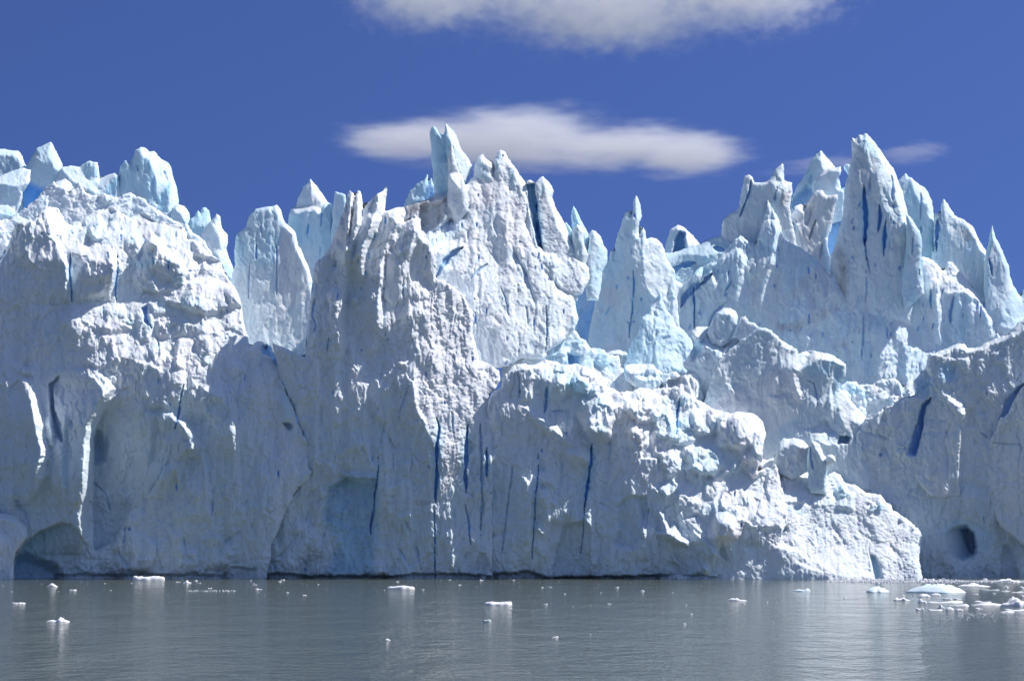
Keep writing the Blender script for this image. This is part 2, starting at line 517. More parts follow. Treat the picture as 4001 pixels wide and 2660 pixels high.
    if len(quads2):
        us2, inv2 = np.unique(quads2, return_inverse=True)
        q2 = inv2.reshape(quads2.shape)[:, ::-1] + nf
        co = np.concatenate([co, np.stack([Xb.ravel()[us2], Yb.ravel()[us2], Zb.ravel()[us2]], 1)])
        at = np.concatenate([at, np.stack([ICE[::kx, ::kx].ravel()[us2], DEEP[::kx, ::kx].ravel()[us2] * 0,
                                           np.zeros(len(us2)), np.ones(len(us2))], 1)])
        qf = np.concatenate([qf, q2])
    # origin at the base of the mass
    org = np.array([co[:, 0].mean(), co[:, 1].mean(), co[:, 2].min()])
    o = link_mesh(name, co - org, qf, at, mat)
    o.location = org
    o['kind'] = kind or 'thing'
    o['label'] = label
    o['category'] = cat
    if group:
        o['group'] = group
    STATS.append((name, len(qf), float(f[inside].min()), float(f[inside].max())))
    return o

# ------------------------------------------------------------------ materials
def new_mat(name):
    m = bpy.data.materials.new(name); m.use_nodes = True
    return m, m.node_tree.nodes, m.node_tree.links, m.node_tree.nodes['Principled BSDF']

def ice_material(name, sss=0.12, bump=0.5):
    m, N, Lk, b = new_mat(name)
    at = N.new('ShaderNodeAttribute'); at.attribute_name = 'ice'
    sp = N.new('ShaderNodeSeparateColor'); Lk.new(at.outputs['Color'], sp.inputs[0])
    def mix(fac, a, c):
        x = N.new('ShaderNodeMix'); x.data_type = 'RGBA'
        if isinstance(fac, float): x.inputs[0].default_value = fac
        else: Lk.new(fac, x.inputs[0])
        for k, v in ((6, a), (7, c)):
            if isinstance(v, tuple): x.inputs[k].default_value = (*v, 1)
            else: Lk.new(v, x.inputs[k])
        return x.outputs[2]
    g = N.new('ShaderNodeNewGeometry')
    n1 = N.new('ShaderNodeTexNoise'); n1.inputs['Scale'].default_value = 0.35; n1.inputs['Detail'].default_value = 6
    mpg = N.new('ShaderNodeMapping'); mpg.inputs['Scale'].default_value = (1, 1, 0.45)
    Lk.new(g.outputs['Position'], mpg.inputs[0]); Lk.new(mpg.outputs[0], n1.inputs['Vector'])
    white = mix(n1.outputs['Fac'], (0.80, 0.83, 0.87), (0.87, 0.87, 0.88))
    c1 = mix(sp.outputs[0], white, (0.50, 0.76, 0.89))
    c2 = mix(sp.outputs[1], c1, (0.13, 0.45, 1.0))
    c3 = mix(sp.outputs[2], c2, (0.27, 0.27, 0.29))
    Lk.new(c3, b.inputs['Base Color'])
    b.inputs['Roughness'].default_value = 0.62
    b.inputs['Specular IOR Level'].default_value = 0.25
    if sss > 0:
        b.inputs['Subsurface Weight'].default_value = sss
        b.inputs['Subsurface Radius'].default_value = (0.35, 0.75, 1.0)
        b.inputs['Subsurface Scale'].default_value = 0.6
    n2 = N.new('ShaderNodeTexNoise'); n2.inputs['Scale'].default_value = 2.2; n2.inputs['Detail'].default_value = 8
    n2.inputs['Roughness'].default_value = 0.62
    Lk.new(g.outputs['Position'], n2.inputs['Vector'])
    bp = N.new('ShaderNodeBump'); bp.inputs['Strength'].default_value = bump; bp.inputs['Distance'].default_value = 0.16
    Lk.new(n2.outputs['Fac'], bp.inputs['Height']); Lk.new(bp.outputs[0], b.inputs['Normal'])
    return m

ICE_M = ice_material('glacier_ice', 0.12, 0.30)
SPIRE_M = ice_material('spire_ice', 0.30, 0.14)

# ------------------------------------------------------------------ the ice front
SP_G = "ice spires along the glacier crest"
BT_G = "ice buttresses standing in the lake"
def spire(name, label, c, pts, Y, anc, **k):
    k.setdefault('ice', 0.45); k.setdefault('rim', 24); k.setdefault('gz', 0.10); k.setdefault('gx', -0.05); k.setdefault('r', .07)
    k.setdefault('sha', 0.5); k.setdefault('big', 0.5); k.setdefault('jag', 0.8); k.setdefault('thick', 6.0)
    k.setdefault('group', SP_G); k.setdefault('cat', 'ice spire')
    cat = k.pop('cat')
    return mass(name, label, cat, P(c, *pts), Y, (c, anc), k.pop('mat', SPIRE_M), **k)

# ---- back row, left
spire('ice_block', 'rounded pale cyan ice block at the left edge of the crest', 'A0',
      [(-120, 140), (0, 130), (60, 134), (112, 140), (136, 172), (148, 208), (162, 235), (190, 330), (190, 600), (-160, 600)],
      324, (60, 400), ice=.7, gz=.25, paints=[lit('A0', [(-100, 120), (60, 125), (120, 135), (150, 200), (140, 215), (90, 165), (-100, 165)], r=.1)])
spire('ice_spire', 'blue tinged pointed ice peak near the left edge, beside the rounded block', 'A0',
      [(150, 260), (190, 190), (222, 125), (250, 115), (313, 86), (345, 150), (382, 218), (388, 300), (420, 420), (400, 640), (150, 640), (140, 400)],
      322, (260, 330), ice=.55, r=.15, paints=[lit('A0', [(313, 86), (345, 150), (382, 218), (385, 280), (330, 250), (300, 190), (260, 130)], gx=.5, gz=.5, r=.3),
      lit('A0', [(222, 130), (250, 115), (290, 170), (270, 210), (220, 190)], r=.3, gx=.1, gz=.7),
      tint('A0', [(130, 340), (180, 330), (280, 380), (260, 480), (170, 560), (120, 540)], ice=.5, deep=.9)])
spire('ice_ridge', 'broken white ice ridge joining the pointed peak and the domed tower', 'A0',
      [(340, 320), (378, 240), (440, 232), (490, 240), (520, 215), (548, 202), (598, 212), (606, 260), (610, 315), (655, 290), (700, 276), (726, 288), (740, 420), (740, 640), (400, 640), (330, 420)],
      320, (500, 420), r=.35, ice=.4, paints=[lit('A0', [(380, 245), (450, 235), (530, 215), (560, 300), (640, 300), (700, 285), (600, 400), (440, 330)], r=.5, gz=.6),
      shade('A0', [(500, 230), (548, 206), (598, 218), (600, 300), (560, 320), (510, 300)], ice=.7),
      shade('A0', [(640, 380), (700, 310), (722, 300), (715, 400), (680, 450), (650, 440)], ice=1)])
spire('ice_tower', 'big rounded cyan ice dome rising above the left rubble slope', 'A0',
      [(660, 470), (700, 370), (727, 300), (735, 240), (765, 200), (797, 210), (820, 168), (830, 132), (858, 116), (885, 118), (912, 143), (945, 142), (985, 190), (1028, 206), (1050, 245), (1066, 320), (1085, 372), (1094, 465), (1100, 640), (640, 680)],
      321, (860, 420), ice=.8, rim=45, paints=[
      lit('A0', [(858, 110), (945, 138), (985, 186), (1050, 240), (1085, 372), (1100, 640), (1000, 640), (1010, 480), (945, 470), (955, 350), (930, 240), (910, 190), (865, 165), (830, 180)], gx=.5, gz=.45, r=.12, ice=.5),
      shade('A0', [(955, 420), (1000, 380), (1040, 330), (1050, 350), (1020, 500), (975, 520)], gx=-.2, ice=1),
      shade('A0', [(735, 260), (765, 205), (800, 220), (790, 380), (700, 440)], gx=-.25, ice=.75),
      crack('A0', [(840, 225), (845, 262)], 7, 1.2, .6), crack('A0', [(950, 290), (940, 380), (968, 470)], 6, .8, .1),
      crack('A0', [(1010, 260), (1030, 330)], 6, .7, .1), tint('A0', [(760, 380), (860, 380), (900, 440), (740, 480)], ice=.6, dirt=.25)])
spire('ice_block', 'lumpy cyan ice block on the shoulder right of the big dome', 'A0',
      [(1035, 600), (1050, 490), (1090, 462), (1130, 480), (1158, 520), (1175, 700), (1040, 720)], 318, (1100, 580), ice=.55, r=.3,
      paints=[lit('A0', [(1060, 480), (1090, 462), (1135, 480), (1160, 530), (1150, 600), (1110, 520)], r=.4)])
spire('ice_shard', 'cluster of thin leaning ice shards right of the big dome', 'A0',
      [(1130, 760), (1135, 620), (1160, 565), (1195, 540), (1212, 503), (1228, 525), (1240, 488), (1262, 487), (1282, 512), (1294, 570), (1300, 760)], 316, (1200, 640), ice=.75, rim=16, jag=.7,
      paints=[lit('A0', [(1240, 488), (1280, 510), (1290, 570), (1250, 600), (1190, 620), (1140, 640), (1180, 560)], gx=.3, gz=.5, r=.3)])
spire('ice_spire', 'small white capped peak at the right end of the left crest', 'A0',
      [(1170, 900), (1180, 745), (1230, 670), (1270, 590), (1295, 560), (1328, 524), (1350, 545), (1362, 620), (1394, 655), (1398, 700), (1384, 740), (1412, 815), (1434, 862), (1434, 1000), (1300, 1050), (1180, 1000)],
      311, (1280, 760), ice=.3, r=.15, rim=22, paints=[lit('A0', [(1328, 524), (1352, 545), (1365, 620), (1396, 655), (1400, 720), (1384, 745), (1412, 815), (1434, 862), (1434, 950), (1370, 860), (1340, 780), (1300, 760), (1350, 740), (1330, 660), (1300, 600)], gx=.5, gz=.4, r=.4),
      tint('A0', [(1365, 790), (1440, 860), (1440, 980), (1390, 930)], ice=.9)])
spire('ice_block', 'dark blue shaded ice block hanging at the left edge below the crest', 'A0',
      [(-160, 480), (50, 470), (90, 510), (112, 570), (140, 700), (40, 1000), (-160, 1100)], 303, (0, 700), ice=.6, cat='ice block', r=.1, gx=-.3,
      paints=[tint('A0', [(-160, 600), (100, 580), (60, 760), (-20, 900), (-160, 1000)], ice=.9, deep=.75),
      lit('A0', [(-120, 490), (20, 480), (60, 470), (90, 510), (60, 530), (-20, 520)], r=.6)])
spire('ice_block', 'frosted ice block at the left edge under the rounded cyan block', 'A0',
      [(-160, 300), (0, 295), (60, 268), (140, 245), (188, 258), (188, 330), (140, 395), (125, 470), (60, 620), (-160, 640)], 314, (40, 400), ice=.35, cat='ice block', r=.45, rim=22,
      paints=[lit('A0', [(-120, 290), (60, 270), (140, 246), (190, 260), (180, 330), (100, 350), (-100, 330)], r=.5)])
spire('ice_slab', 'thick white ice slab leaning left of the rubble slope top', 'A0',
      [(246, 420), (280, 365), (345, 330), (400, 310), (440, 340), (475, 400), (545, 440), (566, 480), (540, 560), (500, 680), (330, 640), (290, 510)], 309, (400, 480), ice=.35, cat='ice slab', rim=18, r=.2,
      paints=[lit('A0', [(300, 380), (345, 330), (400, 310), (470, 400), (560, 450), (540, 540), (460, 520), (420, 420), (360, 360)], r=.25, gz=.7)])
spire('ice_block', 'grey topped ice block on the rubble below the big dome', 'A0',
      [(690, 600), (730, 510), (760, 455), (800, 440), (840, 442), (885, 432), (902, 442), (896, 490), (870, 560), (850, 640), (720, 680)], 306, (800, 540), ice=.4, cat='ice block', rim=14, r=.3,
      paints=[lit('A0', [(755, 465), (800, 440), (895, 436), (880, 470), (780, 480)], r=.5)])

spire('ice_ridge', 'long jumbled bank of ice rubble between the left crest towers and the cliff below', 'A0',
      [(-160, 560), (60, 560), (230, 430), (260, 380), (330, 330), (420, 400), (480, 330), (560, 420), (640, 400), (700, 430), (800, 400), (870, 430), (960, 500), (1020, 530), (1060, 570), (1150, 590), (1190, 650), (1260, 700), (1300, 760), (1330, 900), (1200, 1000), (-160, 1000)],
      304, (600, 600), ice=.25, r=1.2, gz=.5, gx=.15, rim=12, jag=1.8, mat=ICE_M, cat='ice rubble')
# ---- centre left blades
spire('ice_slab', 'broad flat topped blue white ice slab left of the central gap', 'A1',
      [(-150, 1100), (-128, 1000), (-132, 880), (-124, 826), (-120, 810), (-85, 785), (-58, 760), (-42, 700), (0, 655), (60, 640), (130, 628), (152, 658), (176, 738), (240, 790), (262, 880), (300, 950), (325, 1020), (350, 1120), (400, 1560), (380, 1760), (100, 1820), (-120, 1700), (-160, 1400)],
      297, (100, 1000), ice=.65, rim=22, cat='ice slab', gz=.3, paints=[
      tint('A1', [(-160, 1060), (340, 1000), (420, 1500), (-160, 1600)], ice=.3, dirt=.0, fe=60), shade('A1', [(178, 745), (240, 792), (262, 885), (300, 950), (330, 1030), (345, 1200), (130, 1300), (135, 930), (160, 800)], gx=-.02, gz=.12, ice=.15),
      lit('A1', [(130, 628), (176, 738), (240, 792), (250, 830), (180, 775), (150, 700), (110, 645), (0, 665)], gx=.6, gz=.6, r=.15),
      lit('A1', [(240, 792), (262, 880), (300, 950), (328, 1025), (318, 1035), (270, 950), (245, 880)], gx=.9, gz=.5, r=.25),
      crack('A1', [(130, 870), (128, 1180)], 5, .8, .4), crack('A1', [(5, 870), (3, 960)], 6, 1.0, .8), crack('A1', [(30, 740), (35, 830)], 5, .5, .3),
      crack('A1', [(-40, 1000), (-45, 1200)], 6, .6, .3)])
spire('ice_spire', 'broad pointed pyramid of pale ice behind the flat topped slab', 'A1',
      [(190, 770), (205, 690), (215, 650), (245, 635), (262, 580), (290, 520), (335, 470), (375, 515), (405, 560), (433, 606), (468, 625), (480, 760), (500, 900), (430, 1250), (250, 1250), (200, 900)],
      314, (320, 900), ice=.6, rim=24, paints=[
      lit('A1', [(335, 468), (375, 515), (436, 606), (405, 640), (370, 665), (335, 600)], gx=.55, gz=.45, r=.2, ice=.15),
      lit('A1', [(235, 665), (245, 640), (300, 630), (335, 620), (400, 650), (395, 690), (360, 670), (290, 668), (230, 690)], gz=.9, r=.35, ice=.1),
      shade('A1', [(262, 590), (335, 475), (338, 600), (300, 625), (250, 625)], ice=.35, gx=-.15),
      crack('A1', [(325, 745), (318, 810)], 7, 1, .9), crack('A1', [(405, 650), (400, 760)], 5, .8, .7), crack('A1', [(395, 880), (393, 950)], 5, .6, .6),
      crack('A1', [(468, 690), (464, 800)], 5, .8, .5)])
spire('ice_slab', 'upright pale ice slab between the pyramid and the twin blades', 'A1',
      [(462, 800), (468, 660), (485, 545), (515, 555), (546, 568), (560, 640), (540, 900), (460, 1000)], 311, (510, 760), ice=.7, rim=14, cat='ice slab')
spire('ice_spire', 'small white ice fin behind the foot of the twin horned pinnacle', 'A1',
      [(905, 640), (920, 590), (945, 540), (985, 500), (1020, 480), (1052, 445), (1056, 490), (1075, 460), (1110, 560), (1120, 700), (900, 720)], 311, (1000, 600), ice=.6, rim=14,
      paints=[lit('A1', [(1050, 445), (1056, 495), (1000, 590), (950, 600), (1010, 530)], gx=.5, gz=.4, r=.15),
              tint('A1', [(1055, 500), (1100, 520), (1110, 600), (1030, 600)], ice=.8, deep=.4)])
spire('ice_spire', 'tall twin horned pinnacle, highest point of the central massif', 'A1',
      [(1110, 720), (1098, 560), (1085, 450), (1075, 330), (1070, 230), (1067, 170), (1080, 150), (1098, 150), (1112, 175), (1140, 200), (1154, 190), (1160, 168), (1159, 134), (1166, 133), (1188, 158), (1216, 186), (1238, 232), (1262, 292), (1298, 345), (1328, 392), (1318, 425), (1300, 462), (1286, 500), (1290, 720)],
      303, (1150, 480), ice=.75, rim=20, gz=.03, paints=[
      lit('A1', [(1160, 130), (1190, 158), (1238, 230), (1298, 345), (1330, 392), (1312, 440), (1286, 480), (1262, 460), (1230, 370), (1215, 290), (1190, 240), (1168, 200)], gx=.5, gz=.3, r=.12, ice=.35),
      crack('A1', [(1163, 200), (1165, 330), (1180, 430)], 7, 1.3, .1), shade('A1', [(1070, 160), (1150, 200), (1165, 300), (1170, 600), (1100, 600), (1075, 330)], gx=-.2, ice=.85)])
spire('ice_spire', 'narrow grey ice spike in front of the twin horned pinnacle', 'A1',
      [(1170, 640), (1178, 450), (1178, 350), (1182, 290), (1196, 248), (1212, 290), (1228, 370), (1250, 430), (1275, 470), (1290, 540), (1300, 660), (1230, 760)], 299.5, (1210, 500), ice=.15, rim=20, r=.15,
      paints=[lit('A1', [(1180, 440), (1240, 430), (1252, 470), (1245, 520), (1200, 470)], r=.2, gz=.7, gx=.4), tint('A1', [(1182, 280), (1196, 248), (1220, 330), (1190, 350)], dirt=.35)])

# ---- central massif
def both(c, pts, **k): return P(c, *pts)
CM = P('A1', (880, 760), (905, 640), (960, 620), (1010, 610), (1060, 590), (1110, 555), (1150, 560), (1200, 560), (1250, 520), (1290, 500), (1330, 455), (1342, 390), (1362, 335), (1386, 320), (1410, 345), (1448, 372), (1452, 350), (1476, 335), (1480, 300), (1500, 288), (1530, 310)) + \
     P('A2', (0, 62), (40, 118), (84, 180), (96, 240), (112, 330), (130, 390), (140, 500), (158, 560), (200, 600), (350, 590), (420, 640), (470, 700), (480, 770), (425, 860), (386, 870), (395, 950), (408, 1010), (385, 1085), (300, 1160), (212, 1215), (200, 1262), (60, 1258), (-20, 1300), (-500, 1400)) + P('A1', (900, 1200))
mass('ice_massif', 'broad grey streaked central ice massif under the twin horned pinnacle', 'ice massif', CM, 294.5, ('A1', (1450, 1150)), ICE_M,
     gx=.30, gz=.46, r=.42, rip=.3, ice=.18, rim=24, sha=.8, flu=.9, pits=70, paints=[
     lit('A1', [(1290, 480), (1568, 480), (1700, 700), (1800, 1200), (1500, 1300), (1300, 1000), (1280, 700)], gx=.22, gz=.58, r=.3, rip=.55),
     shade('A1', [(880, 640), (1010, 600), (1150, 540), (1290, 590), (1310, 660), (1290, 700), (1200, 750), (1270, 820), (1180, 860), (1090, 900), (1100, 1080), (1000, 1100), (900, 1080), (860, 900)], gx=-.15, gz=.15, r=.25),
     push('A1', [(1010, 640), (1130, 620), (1140, 700), (1100, 760), (1040, 810), (1000, 740)], 3, 14, ice=.3), 
     crack('A1', [(1060, 800), (1130, 770), (1220, 700), (1290, 650)], 16, 3.0, .25), crack('A1', [(1120, 620), (1128, 700), (1115, 750)], 7, 1.2, .5),
     crack('A1', [(1195, 540), (1180, 580), (1140, 620)], 12, 2.2, .4), crack('A1', [(900, 830), (905, 960), (925, 1050)], 18, 3.5, .3),
     crack('A1', [(1265, 885), (1200, 930), (1150, 980), (1105, 1070)], 18, 3.8, .55), crack('A1', [(1210, 640), (1215, 670)], 8, 1, .7),
     lit('A1', [(1030, 860), (1130, 800), (1220, 760), (1270, 720), (1290, 740), (1230, 800), (1140, 850), (1060, 900)], gz=.9, r=.4, ice=.4),
     lit('A1', [(1080, 905), (1170, 860), (1265, 825), (1275, 870), (1200, 900), (1130, 930)], gz=.9, r=.35),
     shade('A1', [(1480, 690), (1510, 720), (1540, 830), (1550, 900), (1520, 950), (1440, 925), (1408, 880), (1410, 770), (1450, 700)], gx=-.2, gz=.1),
     shade('A1', [(1335, 460), (1345, 390), (1375, 360), (1430, 400), (1448, 470), (1400, 490)], gx=-.1, gz=.1, r=.2, ice=.5),
     shade('A1', [(1450, 380), (1490, 310), (1500, 430), (1480, 460), (1450, 460)], gx=-.1, gz=.1, r=.2, ice=.5),
     crack('A1', [(1452, 370), (1455, 400), (1450, 460)], 10, 2, .1),
     shade('A1', [(1220, 1200), (1400, 1140), (1445, 1260), (1395, 1300), (1330, 1370), (1250, 1380)], gx=-.1, gz=.18, r=.1),
     shade('B1', [(1290, -60), (1420, -40), (1490, 0), (1500, 120), (1530, 180), (1440, 210), (1380, 180), (1310, 60)], gx=-.2, gz=.15),
     crack('A1', [(1500, 1130), (1530, 1200), (1545, 1300)], 6, 1.2, .3),
     lit('A2', [(0, 60), (84, 180), (100, 300), (130, 420), (150, 560), (210, 700), (320, 840), (400, 1000), (300, 1100), (200, 1200), (100, 1100), (0, 1000), (-40, 400)], gx=.35, gz=.5, r=.45, rip=.5),
     lit('A2', [(140, 500), (360, 600), (460, 700), (460, 800), (420, 870), (380, 830), (240, 700)], gx=.45, gz=.4, r=.4, rip=.5),
     shade('A2', [(-20, 90), (10, 90), (20, 160), (20, 210), (-10, 220)], ice=.5), shade('A2', [(40, 730), (90, 700), (60, 780)], ice=.3),
     crack('A2', [(0, 560), (40, 650), (90, 730), (115, 820), (140, 920)], 9, 2.0, .15), crack('A2', [(105, 380), (135, 480), (160, 590)], 9, 2.5, .25),
     crack('A2', [(210, 930), (215, 1010), (212, 1200)], 5, 2, .5), crack('A2', [(200, 710), (300, 830), (380, 870)], 7, 1.2, 0),
     crack('A2', [(90, 960), (95, 1050)], 5, 1, .3), crack('A1', [(1300, 1090), (1370, 1020), (1420, 990)], 6, 1.2, .4),
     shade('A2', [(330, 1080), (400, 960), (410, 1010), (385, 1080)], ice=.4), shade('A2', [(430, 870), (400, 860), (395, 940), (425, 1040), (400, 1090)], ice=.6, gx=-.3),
     tint('A1', [(880, 640), (1100, 560), (1180, 560), (1100, 640), (1000, 680), (920, 700)], dirt=.75, ice=.1),
     tint('A1', [(1100, 560), (1290, 560), (1300, 640), (1180, 720), (1000, 800), (950, 730), (1100, 660)], dirt=.35, ice=.1),
     tint('A1', [(1290, 500), (1420, 480), (1500, 560), (1440, 640), (1300, 640)], dirt=.22), tint('A1', [(1440, 380), (1465, 370), (1470, 460), (1445, 460)], dirt=.7),
     tint('A2', [(-60, 300), (60, 280), (140, 560), (60, 620), (-60, 520)], dirt=.12)])
spire('ice_tower', 'ribbed cone shaped ice tower right of the central massif, split off by a blue cleft', 'A2',
      [(84, 620), (88, 200), (92, 168), (112, 163), (140, 178), (150, 172), (172, 150), (192, 138), (208, 160), (225, 175), (245, 198), (256, 230), (246, 268), (268, 330), (306, 396), (328, 440), (352, 510), (372, 570), (420, 640), (400, 900), (200, 900)],
      302.3, (250, 500), cat='ice tower', ice=.2, rim=20, r=.22, rip=.7, gx=.28, gz=.32, mat=ICE_M, paints=[
      push('A2', [(84, 190), (138, 190), (150, 260), (152, 400), (185, 590), (160, 560), (120, 400), (95, 260)], 3.0, 5, deep=.15, ice=1),
      crack('A2', [(152, 290), (155, 400), (172, 500), (186, 592)], 10, 3.5, .95),
      shade('A2', [(150, 230), (192, 138), (212, 180), (200, 240), (160, 280)], gx=-.1, ice=.4, r=.2),
      lit('A2', [(192, 138), (208, 160), (256, 230), (246, 268), (268, 330), (330, 440), (375, 575), (340, 560), (270, 440), (215, 280)], gx=.6, gz=.4, r=.25, rip=.5)])
spire('ice_spire', 'thin sharp ice needle behind the ribbed tower', 'A2',
      [(360, 640), (366, 500), (367, 340), (376, 314), (396, 352), (424, 410), (448, 450), (472, 494), (480, 640), (440, 760)], 307, (420, 560), rim=14, ice=.7,
      paints=[lit('A2', [(376, 314), (472, 494), (480, 640), (455, 600), (440, 480), (385, 370)], gx=.7, gz=.3, r=.15)])
spire('ice_spire', 'tiny ice tooth at the left foot of the sharp needle', 'A2',
      [(320, 560), (322, 430), (333, 418), (352, 440), (370, 465), (375, 600)], 306, (345, 520), rim=10, ice=.7)
spire('ice_dome', 'smooth small rounded grey ice dome in front of the sharp needle', 'A2',
      [(360, 720), (370, 560), (374, 478), (385, 446), (400, 432), (425, 442), (442, 478), (444, 560), (470, 620), (440, 760)], 303, (405, 560), rim=26, ice=.35, cat='ice dome',
      paints=[lit('A2', [(400, 432), (442, 470), (448, 580), (430, 560), (425, 480)], gx=.6, gz=.4, r=.2)])
spire('ice_tower', 'rounded frosty ice tower with bright right flank beside the blue gap', 'A2',
      [(440, 800), (455, 640), (470, 560), (476, 490), (490, 466), (512, 472), (548, 508), (560, 560), (580, 590), (588, 650), (572, 690), (556, 720), (550, 790), (530, 900), (460, 900)], 304, (510, 660), rim=26, ice=.5, r=.35, cat='ice tower', gx=.2, gz=.35,
      paints=[lit('A2', [(548, 508), (588, 640), (556, 760), (540, 850), (480, 800), (500, 650), (530, 590)], gx=.5, gz=.35, r=.5, ice=.7)])
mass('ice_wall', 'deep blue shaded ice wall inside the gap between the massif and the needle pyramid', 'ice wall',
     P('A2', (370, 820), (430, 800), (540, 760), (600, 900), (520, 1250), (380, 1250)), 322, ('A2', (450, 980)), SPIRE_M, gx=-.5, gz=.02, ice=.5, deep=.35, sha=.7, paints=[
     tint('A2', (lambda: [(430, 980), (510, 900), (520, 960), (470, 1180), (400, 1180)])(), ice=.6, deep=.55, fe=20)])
spire('ice_pyramid', 'tall pale ice pyramid with a needle tip and a thin vertical crack', 'A2',
      [(430, 1300), (480, 1060), (505, 930), (525, 850), (550, 760), (562, 690), (595, 655), (604, 600), (620, 593), (624, 650), (635, 560), (650, 490), (672, 440), (682, 385), (700, 355), (718, 348), (732, 380), (742, 340), (748, 280), (763, 250), (778, 290), (788, 335), (796, 385), (780, 435), (777, 490), (785, 510), (795, 470), (806, 447), (818, 478), (822, 528), (848, 514), (882, 520), (918, 556), (942, 604), (955, 650), (1000, 720), (1050, 1300), (750, 1400)],
      316, (700, 1000), cat='ice pyramid', ice=.4, rim=22, pits=14, gz=.14, gx=-.06, r=.05, sha=.8, paints=[
      lit('A2', [(808, 545), (850, 514), (918, 556), (955, 650), (975, 760), (950, 900), (900, 880), (860, 880), (820, 800), (808, 640)], gx=.5, gz=.45, r=.45, rip=.3, ice=.3),
      lit('A2', [(763, 250), (790, 335), (797, 385), (778, 440), (765, 380), (755, 310)], gx=.6, gz=.3, r=.1),
      lit('A2', [(806, 447), (822, 528), (808, 540), (800, 480)], gx=.6, gz=.3, r=.1),
      crack('A2', [(738, 690), (746, 800), (738, 950), (722, 1080), (724, 1150)], 4, 1.5, .95), crack('A2', [(732, 580), (732, 620)], 3, .6, .5),
      crack('A2', [(645, 805), (642, 830)], 4, .7, .8), crack('A2', [(585, 970), (578, 988)], 4, .7, .8), crack('A2', [(712, 750), (708, 775)], 3.5, .7, .8), crack('A2', [(750, 1020), (748, 1035)], 4, .7, .8),
      lit('A2', [(640, 1140), (740, 1100), (700, 1230), (560, 1220)], gz=.8, gx=0, r=.1, ice=.2), tint('A2', [(560, 820), (700, 830), (640, 960), (540, 900)], dirt=.13, ice=.2)])
spire('ice_block', 'faceted ice wedge with a small blue arch on the far skyline', 'A2',
      [(925, 700), (936, 590), (950, 540), (972, 462), (1016, 434), (1060, 456), (1110, 500), (1150, 552), (1180, 700)], 334, (1000, 560), cat='ice block', ice=.5, rim=16, paints=[
      push('A2', [(990, 600), (1010, 510), (1030, 480), (1055, 490), (1065, 560), (1060, 600)], 3.5, 7, deep=.35, ice=.9),
      lit('A2', [(1016, 434), (1060, 456), (1152, 552), (1080, 590), (1070, 540), (1050, 480), (1000, 460)], gx=.5, gz=.6, r=.15, ice=.2)])
spire('ice_bridge', 'collapsed bridge of cyan ice blocks left of the right hand massif', 'A2',
      [(925, 760), (930, 612), (990, 608), (1050, 586), (1100, 570), (1160, 552), (1190, 530), (1230, 518), (1290, 500), (1400, 560), (1340, 620), (1280, 800), (950, 820)], 321.5, (1100, 660), cat='ice bridge', ice=.6, r=.35, rim=18, gz=.2, paints=[
      lit('A2', [(930, 612), (1050, 590), (1160, 560), (1230, 525), (1330, 560), (1250, 610), (1160, 630), (1050, 610), (960, 660)], r=.35, gz=.7, ice=.6),
      crack('A2', [(955, 755), (1000, 705), (1050, 685), (1125, 668)], 20, 3, .7), crack('A2', [(1240, 575), (1310, 595)], 16, 2.5, .6)])

# ---- right hand massif, far peaks first
spire('ice_spire', 'large pale ice peak behind the dirt streaked tower of the right massif', 'A3',
      [(120, 720), (135, 600), (150, 500), (172, 450), (210, 390), (250, 320), (270, 268), (300, 240), (325, 220), (345, 242), (375, 270), (412, 315), (440, 400), (470, 620), (300, 800)], 334, (280, 450), ice=.65, rim=24, paints=[
      lit('A3', [(325, 220), (412, 312), (350, 345), (318, 310), (325, 260)], gx=.6, gz=.4, r=.1, ice=.15), crack('A3', [(270, 365), (262, 410)], 5, .8, .3),
      push('A3', [(140, 560), (190, 480), (240, 440), (280, 470), (200, 580)], 2, 12, deep=.3, ice=.9)])
spire('ice_block', 'square shouldered ice block in front of the large pale peak', 'A3',
      [(275, 600), (272, 415), (300, 385), (330, 358), (380, 325), (415, 322), (446, 317), (450, 345), (440, 385), (430, 440), (445, 455), (466, 458), (468, 640), (300, 700)], 330, (360, 420), ice=.45, rim=14, cat='ice block', paints=[
      lit('A3', [(330, 340), (400, 318), (446, 317), (440, 345), (380, 345), (330, 372), (285, 415)], gz=.9, gx=.1, r=.2, ice=.1), crack('A3', [(437, 370), (430, 440)], 8, 1.4, .5)])
spire('ice_chip', 'tiny detached ice chip on the skyline left of the great horn', 'A3',
      [(464, 305), (480, 299), (497, 300), (508, 322), (500, 372), (485, 350), (470, 325)], 336, (485, 320), ice=.7, rim=10, cat='ice chip', thick=2)
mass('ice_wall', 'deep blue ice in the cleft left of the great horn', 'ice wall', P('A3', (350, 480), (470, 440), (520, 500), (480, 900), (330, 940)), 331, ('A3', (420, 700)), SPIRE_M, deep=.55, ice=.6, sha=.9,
     paints=[tint('A3', [(350, 470), (480, 440), (450, 620), (380, 640)], ice=.7, deep=.35, dirt=.1)])
